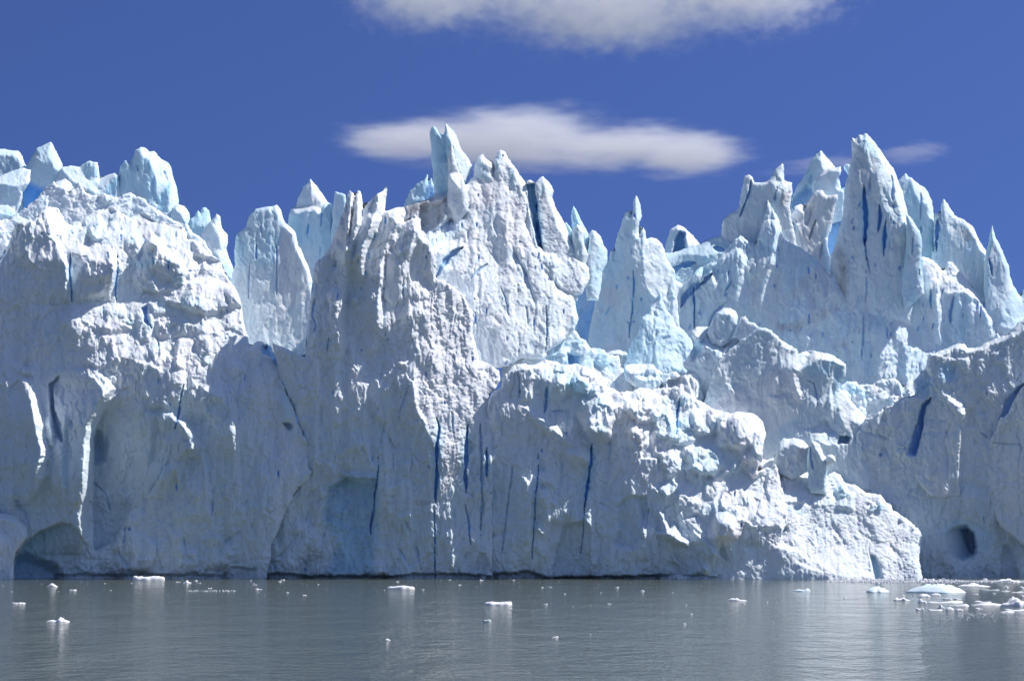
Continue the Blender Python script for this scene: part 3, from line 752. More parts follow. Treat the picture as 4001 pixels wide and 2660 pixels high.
spire('ice_spire', 'row of jagged leaning ice teeth at the left shoulder of the right massif', 'A3',
      [(-290, 720), (-275, 640), (-240, 612), (-233, 600), (-190, 582), (-176, 560), (-163, 465), (-138, 377), (-113, 367), (-97, 382), (-81, 410), (-40, 414), (-10, 408), (10, 388), (40, 345), (64, 318), (88, 296), (98, 310), (101, 400), (130, 410), (148, 415), (150, 470), (136, 560), (150, 660), (200, 900), (-260, 900)], 324, (60, 520), cat='ice ridge', ice=.25, rim=16, r=.25, paints=[
      crack('A3', [(-105, 400), (-115, 470), (-150, 560), (-175, 620)], 11, 2.5, .6), lit('A3', [(-163, 470), (-138, 377), (-115, 370), (-125, 440), (-160, 540), (-180, 600), (-235, 610), (-180, 570)], r=.6, gx=.1, gz=.6),
      lit('A3', [(88, 296), (100, 320), (100, 400), (148, 415), (145, 520), (115, 560), (90, 470), (60, 480), (20, 410), (60, 380)], gx=.4, gz=.4, r=.7),
      crack('A3', [(60, 440), (45, 520)], 9, 1.6, .3), crack('A3', [(3, 520), (2, 590)], 7, 1.2, .5), tint('A3', [(90, 470), (150, 470), (125, 540), (80, 560)], dirt=.7, ice=.1, fe=10)])
spire('ice_tower', 'dirt streaked ice tower beside the blue cleft of the right massif', 'A3',
      [(85, 900), (80, 700), (85, 640), (108, 615), (145, 612), (160, 590), (165, 560), (205, 545), (232, 575), (245, 540), (275, 480), (300, 463), (335, 460), (348, 485), (370, 492), (425, 488), (430, 520), (405, 600), (395, 680), (372, 740), (362, 800), (385, 880), (420, 1100), (100, 1300)], 325, (230, 760), cat='ice tower', ice=.3, rim=18, r=.12, gz=.12, paints=[
      crack('A3', [(290, 645), (268, 720), (248, 770)], 9, 1.8, .35), crack('A3', [(335, 790), (320, 880)], 8, 1.5, .35), crack('A3', [(155, 660), (160, 720)], 10, 1.8, .55), crack('A3', [(285, 545), (255, 640), (235, 690)], 10, 1.6, .2),
      lit('A3', [(90, 640), (120, 612), (165, 620), (185, 660), (165, 680), (110, 660)], r=.4), lit('A3', [(165, 570), (205, 546), (232, 578), (215, 600)], r=.3),
      crack('A3', [(225, 890), (232, 860)], 5, .8, .7), crack('A3', [(250, 840), (256, 820)], 4, .8, .7), crack('A3', [(215, 990), (225, 960)], 4, .8, .5), crack('A3', [(318, 1090), (325, 1060)], 4, .8, .7), crack('A3', [(260, 1070), (264, 1055)], 4, .7, .8),
      tint('A3', [(330, 500), (400, 500), (420, 560), (385, 680), (350, 640)], dirt=.65, ice=.1, fe=14), tint('A3', [(180, 470), (340, 500), (330, 900), (200, 900)], dirt=.12)])
spire('ice_tower', 'great horn of grey ice with long deep blue slots, tallest of the right massif', 'A3',
      [(400, 1300), (385, 1000), (385, 860), (402, 830), (430, 730), (458, 620), (464, 540), (470, 462), (480, 400), (498, 330), (512, 252), (514, 146), (520, 138), (535, 152), (558, 119), (580, 124), (600, 111), (612, 118), (640, 150), (690, 215), (728, 275), (766, 325), (800, 400), (830, 480), (852, 580), (870, 650), (883, 722), (876, 805), (900, 1000), (900, 1300)],
      318, (600, 900), cat='ice tower', ice=.32, rim=26, rimx=70, pits=16, gz=.13, gx=-.05, r=.02, sha=.7, paints=[
      lit('A3', [(640, 145), (690, 212), (766, 322), (830, 480), (870, 650), (883, 722), (876, 805), (855, 800), (835, 700), (800, 560), (760, 420), (720, 320), (670, 230)], gx=.75, gz=.35, r=.15, ice=.25),
      lit('A3', [(700, 290), (725, 285), (740, 340), (700, 440), (720, 500), (760, 570), (730, 600), (690, 480), (670, 420), (670, 350)], gx=.3, gz=.5, r=.7),
      crack('A3', [(586, 430), (592, 560), (598, 680), (590, 800)], 15, 4.5, 1.0), crack('A3', [(592, 760), (600, 890)], 6, 2, .7), crack('A3', [(602, 860), (625, 970)], 4, 1.5, .6),
      crack('A3', [(688, 548), (695, 620), (678, 715)], 10, 3.5, .85), crack('A3', [(728, 645), (722, 730), (708, 860)], 10, 3.5, 1.0), crack('A3', [(630, 370), (628, 470)], 6, 1, .2),
      crack('A3', [(758, 370), (765, 440), (770, 520)], 13, 2.2, .35), crack('A3', [(562, 530), (558, 556)], 5, .8, .8), crack('A3', [(523, 630), (522, 650)], 4, .7, .8), crack('A3', [(526, 680), (524, 698)], 4, .7, .8),
      crack('A3', [(515, 860), (518, 880)], 5, .9, .8), crack('A3', [(662, 900), (660, 930)], 3.5, .9, .8), crack('A3', [(472, 920), (473, 940)], 4, .9, .8), crack('A3', [(600, 950), (606, 1050), (590, 1180)], 3.5, 1, .5),
      tint('A3', [(390, 830), (430, 805), (480, 850), (500, 1000), (470, 1180), (430, 1180), (420, 1000)], dirt=.6, ice=.1, fe=25), tint('A3', [(520, 220), (600, 200), (640, 420), (540, 420)], dirt=.12, ice=.25),
      tint('A3', [(560, 110), (620, 110), (700, 230), (620, 250), (560, 170)], ice=.75)])
spire('ice_tower', 'pale blue ice tower with broken crest just right of the great horn', 'A3',
      [(780, 700), (790, 480), (802, 400), (825, 378), (845, 352), (862, 378), (884, 382), (905, 408), (935, 432), (962, 445), (985, 482), (1006, 530), (1018, 605), (1022, 690), (1010, 780), (1060, 900), (1080, 1100), (800, 1100)], 328, (900, 600), cat='ice tower', ice=.7, rim=20, paints=[
      lit('A3', [(845, 352), (935, 432), (990, 490), (1018, 600), (1022, 700), (990, 640), (975, 540), (930, 530), (895, 460), (890, 410)], gx=.5, gz=.35, r=.25, ice=.45), crack('A3', [(940, 480), (937, 640)], 7, 1, .3),
      crack('A3', [(942, 680), (940, 720)], 7, 1.4, .4)])
spire('ice_spire', 'low blue ice shoulder leaning on the right foot of the great horn', 'A3',
      [(820, 1000), (845, 840), (850, 612), (872, 625), (900, 670), (935, 715), (946, 760), (946, 820), (940, 900), (960, 1100), (830, 1200)], 315, (890, 860), ice=.6, rim=24, paints=[
      crack('A3', [(885, 750), (882, 850)], 5, 1, .6), crack('A3', [(925, 940), (928, 980)], 4, 1, .8)])
spire('ice_spire', 'sharp pale fin beside the blue slot, second peak right of the great horn', 'A3',
      [(1000, 1000), (1005, 830), (1018, 830), (1018, 606), (1036, 597), (1054, 598), (1058, 640), (1062, 560), (1070, 525), (1079, 512), (1092, 530), (1118, 575), (1142, 612), (1170, 628), (1205, 640), (1252, 680), (1275, 720), (1300, 770), (1328, 822), (1350, 880), (1400, 1200), (1050, 1250)], 325, (1150, 800), ice=.5, rim=18, r=.12, paints=[
      crack('A3', [(1042, 640), (1040, 730), (1040, 830)], 17, 3.5, .75), lit('A3', [(1079, 512), (1118, 575), (1145, 612), (1120, 660), (1100, 700), (1085, 640), (1072, 560)], gx=.5, gz=.4, r=.2, ice=.5),
      lit('A3', [(1205, 640), (1252, 680), (1330, 822), (1345, 870), (1300, 840), (1270, 760), (1230, 700)], gx=.5, gz=.5, r=.4, ice=.2), tint('A3', [(1170, 700), (1250, 690), (1260, 760), (1200, 780)], dirt=.35, ice=.2)])
spire('ice_spire', 'slender curved ice thorn near the right edge of the skyline', 'A3',
      [(1320, 1000), (1335, 860), (1350, 790), (1362, 725), (1374, 678), (1384, 708), (1394, 745), (1418, 795), (1450, 860), (1474, 915), (1488, 985), (1505, 1045), (1535, 1095), (1550, 1112), (1570, 1068), (1620, 1040), (1680, 1040), (1680, 1500), (1350, 1500)], 320, (1420, 1000), ice=.4, rim=20, r=.08, paints=[
      lit('A3', [(1374, 678), (1420, 795), (1474, 915), (1490, 990), (1540, 1100), (1680, 1080), (1680, 1350), (1400, 1280), (1440, 1180), (1500, 1060), (1460, 940), (1400, 800), (1378, 740)], gx=.6, gz=.45, r=.35, ice=.65),
      crack('A3', [(1358, 880), (1372, 930), (1376, 985)], 7, 2, .85), lit('A3', [(1340, 860), (1362, 730), (1372, 690), (1376, 800), (1360, 860)], gx=-.1, gz=.2, r=0, ice=.9)])
RW = P('A2', (930, 1400), (920, 1100), (940, 900), (965, 790), (1000, 770), (1050, 800), (1150, 700), (1250, 660), (1300, 600), (1400, 500), (1500, 560)) + \
     P('A3', (0, 520), (60, 620), (100, 760), (250, 840), (380, 980), (480, 960), (600, 980), (760, 900), (830, 885), (900, 900), (945, 868), (985, 870), (1030, 905), (1070, 950), (1085, 950), (1100, 900), (1130, 900), (1170, 950), (1230, 1020), (1290, 1095), (1335, 1170), (1390, 1245), (1410, 1330), (1460, 1400), (1680, 1420), (1680, 1900), (-100, 1900))
mass('ice_wall', 'wide pale ice wall below the great horn, pitted with small blue holes', 'ice wall', RW, 316.6, ('A3', (600, 1350)), SPIRE_M, gx=-.03, gz=.26, r=.04, ice=.42, rim=20, sha=.75, flu=1.3, pits=110, paints=[
     ridge('A3', [(105, 640), (100, 720), (80, 860), (20, 1120), (0, 1300)], 2.4, 40, 120), ridge('A3', [(400, 880), (470, 1000), (500, 1150), (480, 1300)], 1.5, 40, 120), ridge('A3', [(850, 900), (790, 1000), (760, 1150), (770, 1350), (800, 1500)], 1.6, 50, 140),
     ridge('A3', [(1060, 1000), (1080, 1200), (1090, 1400)], 1.5, 26, 60), ridge('A3', [(1330, 1150), (1390, 1260), (1395, 1400)], 1.5, 26, 60),
     shade('A2', [(920, 1100), (960, 780), (1040, 760), (1250, 740), (1270, 900), (1200, 1100), (1000, 1180)], gz=.2, ice=.35),
     crack('A2', [(1230, 738), (1175, 790), (1110, 830), (1060, 880), (1040, 940)], 20, 4, .6), crack('A2', [(1118, 820), (1117, 1065)], 7, 2.5, .75), crack('A2', [(1350, 780), (1310, 840)], 5, 1, .9),
     crack('A2', [(1320, 905), (1240, 970), (1200, 1060)], 6, 1.3, .5), crack('A2', [(960, 840), (955, 950)], 8, 1.5, .3), lit('A2', [(1060, 700), (1130, 680), (1240, 720), (1200, 760), (1120, 740)], ice=.8, r=.2, gz=.6),
     lit('A2', [(1230, 700), (1260, 740), (1260, 800), (1230, 760)], r=.6), lit('A2', [(1180, 650), (1300, 600), (1360, 560), (1400, 580), (1300, 640), (1200, 690)], r=.4, ice=.5),
     lit('A3', [(780, 1220), (830, 1080), (855, 1080), (840, 1200), (880, 1290), (930, 1380), (960, 1450), (870, 1450), (820, 1380), (790, 1440), (770, 1560), (850, 1650), (900, 1750), (780, 1760), (800, 1500)], gx=.35, gz=.6, r=.25, rip=.5, ice=.35),
     lit('A3', [(850, 1440), (1000, 1440), (1130, 1380), (1200, 1400), (1100, 1560), (880, 1640)], gx=.3, gz=.7, r=.4, ice=.5),
     lit('A3', [(945, 868), (1000, 870), (1085, 950), (1130, 900), (1290, 1095), (1340, 1180), (1300, 1150), (1200, 1090), (1100, 1100), (1020, 1010), (960, 960)], gx=.3, gz=.6, r=.8, ice=.15),
     lit('A3', [(1040, 1230), (1060, 1300), (1090, 1380), (1060, 1380), (1040, 1300)], gx=.5, gz=.4, r=.3), lit('A3', [(1400, 1250), (1480, 1130), (1700, 1150), (1700, 1400), (1500, 1330), (1410, 1340)], gx=.3, gz=.6, r=.4, ice=.5),
     lit('A3', [(950, 1290), (985, 1290), (1000, 1400), (950, 1380)], gx=.4, gz=.4, r=.2), crack('A3', [(995, 1060), (992, 1130), (1002, 1190)], 6, 1.5, .8), crack('A3', [(1140, 1110), (1120, 1200), (1122, 1270)], 9, 1.8, .7),
     crack('A3', [(1283, 1155), (1282, 1190)], 5, 1, .8), crack('A3', [(1307, 1165), (1302, 1240)], 4, 1, .8), crack('A3', [(868, 1040), (866, 1120)], 6, 1, .5), crack('A3', [(955, 1235), (958, 1265)], 4, 1, .8),
     crack('A3', [(750, 1160), (760, 1220), (757, 1280)], 6, 1.2, .6), crack('A3', [(728, 1300), (730, 1365)], 4, 1, .9), crack('A3', [(586, 1190), (584, 1360), (578, 1510)], 5, 1.2, .45), crack('A3', [(622, 1215), (620, 1230)], 3.5, .8, .8),
     crack('A3', [(668, 1275), (668, 1288)], 3.5, .8, .8), crack('A3', [(516, 1290), (518, 1300)], 3.5, .8, .8), crack('A3', [(1390, 1240), (1398, 1340)], 7, 1.2, .4), crack('A3', [(1150, 870), (1165, 900)], 6, 1, .4),
     crack('A3', [(1298, 900), (1300, 930)], 4, 1, .7),
     tint('A3', [(0, 1240), (100, 1290), (220, 1250), (280, 1210), (400, 1170), (430, 1190), (300, 1270), (180, 1320), (60, 1320)], dirt=.42, ice=.2, fe=12), tint('A3', [(400, 1420), (470, 1380), (500, 1410), (430, 1440)], dirt=.3, ice=.3, fe=10),
     tint('A3', [(-100, 850), (60, 900), (100, 1100), (380, 1180), (480, 1180), (480, 1000), (380, 900), (200, 1000), (60, 1240), (-100, 1200)], dirt=.15, ice=.3),
     tint('A3', [(950, 870), (1060, 920), (1060, 1040), (990, 1060)], dirt=.3, ice=.1)])

# ---- middle ground
def ground_mass(name, label, cat, c, pts, Y, anc, **k):
    k.setdefault('mat', ICE_M)
    return mass(name, label, cat, P(c, *pts), Y, (c, anc), k.pop('mat'), **k)

ground_mass('rubble_slope', 'bright tumbled ice rubble filling the hollow below the needle pyramid', 'ice rubble', 'A2',
      [(-60, 1290), (0, 1240), (60, 1205), (120, 1215), (185, 1210), (190, 1180), (230, 1150), (270, 1130), (325, 1090), (375, 1060), (420, 1130), (450, 1140), (485, 1185), (560, 1200), (600, 1232), (650, 1240), (670, 1310), (700, 1320), (860, 1290), (930, 1340), (1050, 1345), (1130, 1330), (1180, 1500), (1100, 1800), (-60, 1700)],
      293.5, (400, 1400), lumps=[(P('A2', (0, 1270), (300, 1160), (420, 1140), (640, 1260), (900, 1320), (1120, 1360), (1000, 1500), (0, 1480)), 60, 8, 42, .9)], gx=.12, gz=.75, r=.8, ice=.22, rim=16, jag=1.5, thick=14, paints=[
      tint('A2', [(200, 1130), (440, 1130), (640, 1260), (640, 1340), (420, 1300), (200, 1280)], ice=.65), push('A2', [(340, 1230), (420, 1240), (400, 1300), (350, 1290)], 2, 8, deep=.3, ice=.9)])
ground_mass('ice_pyramid', 'low bright ice pyramid with a wet blue right side in front of the needle pyramid', 'ice pyramid', 'A2',
      [(690, 1300), (720, 1190), (770, 1110), (800, 1000), (830, 980), (858, 930), (885, 888), (905, 848), (925, 868), (930, 900), (948, 960), (985, 1005), (1015, 1055), (1062, 1082), (1102, 1150), (1112, 1200), (1080, 1290), (1060, 1420), (700, 1420)],
      305, (850, 1250), mat=SPIRE_M, gx=-.05, gz=.2, r=.1, ice=.6, rim=16, group=SP_G, jag=.9, thick=6, paints=[
      lit('A2', [(905, 848), (925, 868), (948, 960), (1015, 1055), (1102, 1150), (1112, 1210), (1050, 1330), (900, 1350), (872, 1260), (880, 1120), (900, 1080), (865, 1085), (880, 960)], gx=.35, gz=.6, r=.5, ice=.65),
      lit('A2', [(800, 1000), (830, 980), (885, 888), (900, 900), (860, 1000), (830, 1040)], r=.2, gz=.6, gx=.2)])
ground_mass('ice_block', 'flat topped ice block lying in the rubble hollow', 'ice block', 'A2',
      [(683, 1330), (700, 1293), (760, 1286), (830, 1290), (866, 1290), (880, 1310), (905, 1350), (930, 1400), (880, 1440), (800, 1450), (740, 1420), (700, 1390)], 291.5, (790, 1370), r=.1, ice=.55, rim=10, gx=-.1, gz=.1, jag=.6, mat=SPIRE_M, thick=4, paints=[
      lit('A2', [(690, 1300), (866, 1288), (880, 1310), (800, 1340), (730, 1345)], gz=1.3, gx=.1, r=.1, ice=.1), lit('A2', [(740, 1360), (860, 1360), (900, 1370), (820, 1390)], gz=1, r=.2)])
ground_mass('ice_block', 'leaning cluster of broken ice blocks with blue undersides below the boulder', 'ice block', 'A2',
      [(1120, 1480), (1128, 1340), (1060, 1320), (1046, 1290), (1080, 1240), (1112, 1190), (1102, 1090), (1130, 1062), (1190, 1055), (1212, 1068), (1204, 1110), (1240, 1140), (1300, 1180), (1345, 1135), (1380, 1118), (1400, 1140), (1440, 1172), (1520, 1160), (1545, 1110), (1600, 1090), (1650, 1135), (1710, 1180), (1760, 1230), (1780, 1400), (1600, 1500), (1300, 1620), (1150, 1560)],
      296, (1300, 1400), gx=-.06, gz=.12, r=.3, lumps=[(P('A2', (1110, 1100), (1210, 1080), (1300, 1200), (1400, 1140), (1560, 1150), (1700, 1200), (1560, 1300), (1300, 1330), (1150, 1260)), 40, 8, 34, .9)], ice=.38, rim=18, jag=1.2, thick=8, paints=[
      lit('A2', [(1100, 1090), (1140, 1060), (1212, 1066), (1200, 1110), (1240, 1150), (1240, 1180), (1180, 1190), (1130, 1120)], r=.6, gz=.9, ice=.3),
      lit('A2', [(1270, 1200), (1345, 1135), (1380, 1118), (1440, 1172), (1450, 1240), (1400, 1230), (1380, 1290), (1420, 1320), (1360, 1330), (1300, 1270), (1260, 1240)], r=.7, gz=.85, ice=.25),
      lit('A2', [(1480, 1190), (1545, 1110), (1600, 1090), (1700, 1180), (1640, 1200), (1540, 1220)], r=.5, gz=.8, ice=.3),
      shade('A2', [(1160, 1300), (1280, 1290), (1300, 1400), (1250, 1500), (1150, 1440), (1140, 1340)], ice=.3, gx=.02),
      push('A2', [(1440, 1250), (1600, 1230), (1560, 1370), (1400, 1400)], 2.5, 14, ice=.8, deep=.1), crack('A2', [(1325, 1370), (1310, 1420), (1275, 1470)], 7, 2, .6), crack('A2', [(1560, 1350), (1450, 1420), (1340, 1480), (1270, 1520)], 8, 2.5, .4),
      push('A2', [(1100, 1130), (1180, 1140), (1160, 1230), (1110, 1260)], 1.5, 12, ice=.8)])
ground_mass('ice_boulder', 'upright rounded ice boulder balanced on the broken blocks right of centre', 'ice boulder', 'A2',
      [(1196, 1100), (1210, 1062), (1232, 1010), (1262, 970), (1300, 944), (1340, 946), (1372, 968), (1386, 1000), (1378, 1050), (1360, 1098), (1335, 1150), (1280, 1190), (1220, 1170)], 297.5, (1290, 1060), gx=-.1, gz=.05, ice=.45, rim=30, jag=.3, thick=4, mat=SPIRE_M, paints=[
      lit('A2', [(1250, 980), (1300, 944), (1345, 946), (1386, 1000), (1375, 1060), (1350, 1000), (1310, 975)], gx=.5, gz=.8, r=.15, ice=.3)])
ground_mass('ice_block', 'big smooth faced ice blocks with crumbly rims above the bright mound', 'ice block', 'B3',
      [(-420, 500), (-300, 160), (-180, 60), (-60, -40), (20, -20), (60, 20), (95, 70), (130, 84), (175, 100), (182, 130), (230, 112), (290, 106), (330, 122), (400, 140), (440, 158), (478, 190), (482, 230), (468, 280), (440, 300), (442, 340), (480, 370), (530, 440), (590, 500), (644, 556), (648, 580), (615, 585), (560, 590), (600, 680), (620, 800), (640, 960), (300, 1000), (-420, 900)],
      291.5, (250, 500), gx=-.08, gz=.10, r=.25, ice=.32, rim=16, jag=1.3, thick=14, sha=.6, paints=[
      shade('B3', [(-440, 520), (-200, 330), (-60, 280), (60, 230), (150, 232), (180, 290), (216, 330), (212, 400), (180, 500), (120, 560), (0, 620), (-300, 560)], gx=-.12, gz=.06, r=0, ice=.12),
      shade('B3', [(215, 300), (250, 220), (300, 180), (400, 180), (385, 300), (395, 440), (400, 540), (340, 540), (240, 585), (190, 560), (185, 470), (215, 400)], gx=-.05, gz=.02, r=0, ice=.35),
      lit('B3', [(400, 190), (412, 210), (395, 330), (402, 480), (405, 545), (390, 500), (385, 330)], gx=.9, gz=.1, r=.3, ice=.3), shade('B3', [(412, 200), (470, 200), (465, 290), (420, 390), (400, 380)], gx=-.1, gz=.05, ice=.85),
      lit('B3', [(430, 380), (480, 370), (530, 440), (645, 560), (640, 585), (560, 560), (520, 540), (500, 600), (470, 570), (440, 480)], gx=.4, gz=.7, r=.6, ice=.2),
      lit('B3', [(150, 170), (230, 112), (330, 120), (478, 190), (470, 210), (400, 175), (300, 160), (240, 190), (180, 240), (150, 220)], gz=1, r=.9, ice=.2),
      lit('B3', [(140, 220), (200, 260), (216, 330), (210, 400), (180, 340), (150, 270)], gx=.6, gz=.5, r=.6, ice=.15),
      lit('B3', [(250, 600), (350, 530), (430, 620), (430, 700), (350, 680), (260, 660)], r=1, gz=.7), lit('B3', [(520, 625), (600, 710), (595, 830), (575, 770), (540, 690)], r=.6, gz=.6, gx=.5),
      crack('B3', [(240, 290), (285, 310), (300, 380), (306, 440)], 3.5, .8, .6), push('B3', [(440, 630), (505, 640), (490, 670), (430, 680)], 2.5, 6, ice=.6, deep=.2), tint('B3', [(230, 200), (400, 180), (390, 260), (260, 260)], ice=.85)])
ground_mass('ice_ridge', 'crumbly white ice ridge in the saddle before the right hand cliff', 'ice ridge', 'B3',
      [(420, 400), (440, 330), (475, 300), (540, 300), (560, 318), (640, 312), (700, 288), (780, 280), (800, 302), (828, 330), (858, 296), (905, 270), (960, 330), (960, 520), (720, 700), (540, 600)], 297, (640, 420), gx=.2, gz=.6, r=.8, lumps=[(P('B3', (440, 330), (640, 320), (790, 300), (900, 300), (900, 420), (600, 520), (460, 420)), 40, 7, 24, .9)], ice=.3, rim=12, jag=1.6, thick=6, paints=[
      shade('B3', [(600, 400), (700, 380), (740, 420), (900, 370), (900, 500), (720, 520), (640, 560), (620, 460)], gx=-.2, gz=.2, r=.3), tint('B3', [(500, 310), (620, 350), (600, 420), (500, 360)], ice=.8)])

# ---- front, right hand cliff
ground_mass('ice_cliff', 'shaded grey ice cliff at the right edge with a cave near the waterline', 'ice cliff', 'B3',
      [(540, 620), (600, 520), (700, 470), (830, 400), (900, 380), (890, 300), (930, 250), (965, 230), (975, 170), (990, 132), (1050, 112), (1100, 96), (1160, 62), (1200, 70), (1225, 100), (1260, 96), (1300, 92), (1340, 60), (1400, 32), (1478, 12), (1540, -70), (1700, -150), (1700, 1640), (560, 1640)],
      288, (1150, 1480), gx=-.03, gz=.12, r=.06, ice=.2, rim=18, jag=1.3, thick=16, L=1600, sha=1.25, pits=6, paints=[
     tint('B3', [(500, 1000), (1600, 900), (1800, 1700), (500, 1700)], ice=.3, dirt=.12, fe=120),  # greyer and bluer towards the foot of the cliff
      lit('B3', [(985, 130), (1050, 108), (1160, 60), (1225, 98), (1300, 90), (1478, 10), (1540, -70), (1700, -150), (1700, -110), (1500, 30), (1330, 90), (1240, 125), (1160, 90), (1060, 135)], gx=.1, gz=1.1, r=.7),
      lit('B3', [(1160, 150), (1220, 150), (1230, 110), (1240, 150), (1225, 220), (1215, 160)], gx=.3, gz=.6, r=.3), lit('B3', [(1380, 130), (1440, 75), (1445, 90), (1400, 150)], gx=.1, gz=.8, r=.5), lit('B3', [(830, 385), (920, 378), (930, 395), (860, 400)], r=.8),
      push('B3', [(1100, 1230), (1160, 1190), (1215, 1185), (1250, 1230), (1275, 1290), (1268, 1350), (1200, 1390), (1120, 1360), (1090, 1300)], 5.0, 12, a=(1240, 1290), b=(1080, 1310), deep=.25, ice=.4),
      push('B3', [(1180, 1195), (1225, 1200), (1262, 1240), (1275, 1300), (1255, 1350), (1225, 1320), (1210, 1260)], 2.2, 9, deep=.3),
      push('B3', [(1000, 400), (985, 440), (950, 600), (915, 750), (850, 745), (895, 600), (945, 450)], 3.0, 7, a=(960, 600), b=(820, 570), deep=.75, ice=.6),
      push('B3', [(1600, 300), (1540, 350), (1480, 490), (1450, 525), (1420, 530), (1460, 420), (1530, 330)], 2.5, 7, a=(1500, 460), b=(1400, 420), deep=.45, ice=.5),
      push('B3', [(1435, 1330), (1450, 1300), (1480, 1300), (1530, 1460), (1540, 1520), (1430, 1520)], 1.2, 8), shade('B3', [(1050, 1200), (1150, 1140), (1300, 1170), (1370, 1230), (1370, 1320), (1330, 1340), (1280, 1290), (1250, 1200), (1180, 1180), (1060, 1260)], gx=-.1, gz=.12, ice=.55),
      crack('B3', [(560, 590), (700, 630), (900, 720)], 4, .7, .2), crack('B3', [(740, 640), (800, 700), (900, 715)], 4, .6, .1), crack('B3', [(680, 745), (700, 748)], 8, 1.5, .3), crack('B3', [(1300, 610), (1350, 640)], 6, .8, .4),
      crack('B3', [(1390, 675), (1480, 682), (1600, 684)], 4, .8, .3), crack('B3', [(900, 990), (960, 880)], 4, .7, .1), crack('B3', [(860, 980), (940, 1015), (1060, 1000)], 4, .7, .1),
      push('B3', [(1200, 600), (1290, 560), (1260, 460), (1230, 480)], 1, 12), tint('B3', [(1060, 200), (1130, 190), (1140, 290), (1060, 300)], ice=.8, deep=.15), tint('B3', [(930, 260), (1020, 300), (960, 380), (900, 360)], ice=.7, deep=.25)])
ground_mass('ice_tower', 'pale ice buttress with a sunlit crumbly top standing out of the right hand cliff', 'ice tower', 'B3',
      [(905, 900), (905, 745), (925, 700), (948, 600), (956, 520), (972, 450), (1000, 420), (1040, 388), (1056, 350), (1082, 340), (1110, 358), (1150, 382), (1186, 402), (1208, 450), (1212, 492), (1188, 560), (1178, 700), (1170, 850), (1180, 1000), (1000, 1000)], 289.6, (1060, 700), gx=-.1, gz=.14, ice=.15, rim=10, jag=.8, thick=5, paints=[
      lit('B3', [(1040, 372), (1082, 338), (1130, 362), (1190, 402), (1212, 490), (1190, 500), (1170, 450), (1120, 420), (1090, 380)], gx=.4, gz=.7, r=.7), crack('B3', [(960, 520), (1100, 540), (1180, 545)], 4, .5, .2), crack('B3', [(980, 600), (1160, 610)], 4, .5, .2),
      crack('B3', [(1105, 690), (1100, 900)], 5, .6, .1)])
ground_mass('ice_buttress', 'shaded slanting ice buttress at the far right edge', 'ice buttress', 'B3',
      [(1700, 200), (1570, 318), (1545, 350), (1520, 392), (1490, 450), (1470, 490), (1448, 516), (1425, 520), (1400, 590), (1360, 650), (1330, 800), (1340, 1000), (1420, 1180), (1560, 1300), (1700, 1320)], 287.3, (1500, 800), gx=-.45, gz=.12, ice=.1, rim=12, jag=.8, thick=6, paints=[
      crack('B3', [(1385, 672), (1460, 680), (1568, 684)], 4, .8, .3)])
# ---- front, bright mound and centre buttress
ground_mass('ice_mound', 'sunlit lumpy ice mound sloping down to the lake right of centre', 'ice mound', 'B3',
      [(-330, 1640), (-320, 1560), (-340, 1440), (-390, 1320), (-420, 1200), (-330, 1060), (-200, 960), (-80, 820), (-40, 770), (0, 778), (60, 760), (80, 800), (150, 848), (230, 830), (270, 880), (350, 880), (400, 850), (440, 870), (475, 925), (540, 930), (600, 975), (640, 982), (690, 992), (720, 1025), (756, 1055), (765, 1090), (820, 1118), (870, 1152), (905, 1182), (946, 1212), (950, 1245), (935, 1290), (930, 1400), (945, 1480), (965, 1640)],
      276.5, (300, 1480), gx=.18, gz=.70, r=.28, lumps=[(P('B3', (-200, 980), (100, 860), (480, 960), (600, 1100), (300, 1300), (-200, 1200)), 26, 8, 45, .5), (P('B3', (40, 840), (240, 850), (480, 940), (740, 1060), (900, 1200), (700, 1120), (400, 1000)), 30, 5, 16, .8)], rip=1.1, ice=.15, rim=20, jag=1.3, thick=10, sha=.6, paints=[
      lit('B3', [(-300, 780), (0, 780), (150, 850), (240, 880), (350, 930), (480, 930), (480, 1060), (100, 1040), (-300, 1040)], gx=.15, gz=.75, r=.85),
      shade('B3', [(-340, 1600), (-400, 1320), (-420, 1180), (-200, 1230), (-150, 1200), (-60, 1180), (-20, 1270), (40, 1290), (120, 1300), (180, 1340), (240, 1400), (330, 1460), (380, 1500), (380, 1600)], gx=-.1, gz=.2, r=.35),
      lit('B3', [(-160, 1270), (-110, 1280), (-120, 1340), (-150, 1330)], r=.4), lit('B3', [(180, 1400), (270, 1430), (340, 1460), (260, 1450)], r=.4), lit('B3', [(0, 1285), (100, 1290), (200, 1330), (120, 1330), (20, 1310)], r=.4, gz=.8),
      lit('B3', [(430, 1300), (520, 1380), (620, 1480), (600, 1500), (420, 1490), (330, 1420), (260, 1360)], r=.3, gz=.8, gx=.1), push('B3', [(632, 1365), (652, 1372), (688, 1430), (700, 1520), (655, 1520), (640, 1440)], 1.2, 6, ice=.7, deep=.0),
      push('B3', [(0, 1170), (60, 1160), (110, 1210), (20, 1270), (-40, 1260)], 1.5, 14, ice=.6), crack('B3', [(-10, 1250), (90, 1210)], 8, 1.4, .1), tint('B3', [(100, 900), (190, 930), (190, 970), (120, 980)], dirt=.25, ice=.1),
      tint('B3', [(0, 1050), (120, 1060), (240, 1090), (230, 1110), (100, 1090), (0, 1080)], ice=.6), crack('B3', [(410, 1180), (450, 1260), (480, 1300)], 10, 1.3, .0), crack('B3', [(740, 1290), (800, 1350)], 8, 1.0, .0),
      crack('B3', [(-100, 1180), (20, 1230), (120, 1180)], 12, 1.2, 0)])
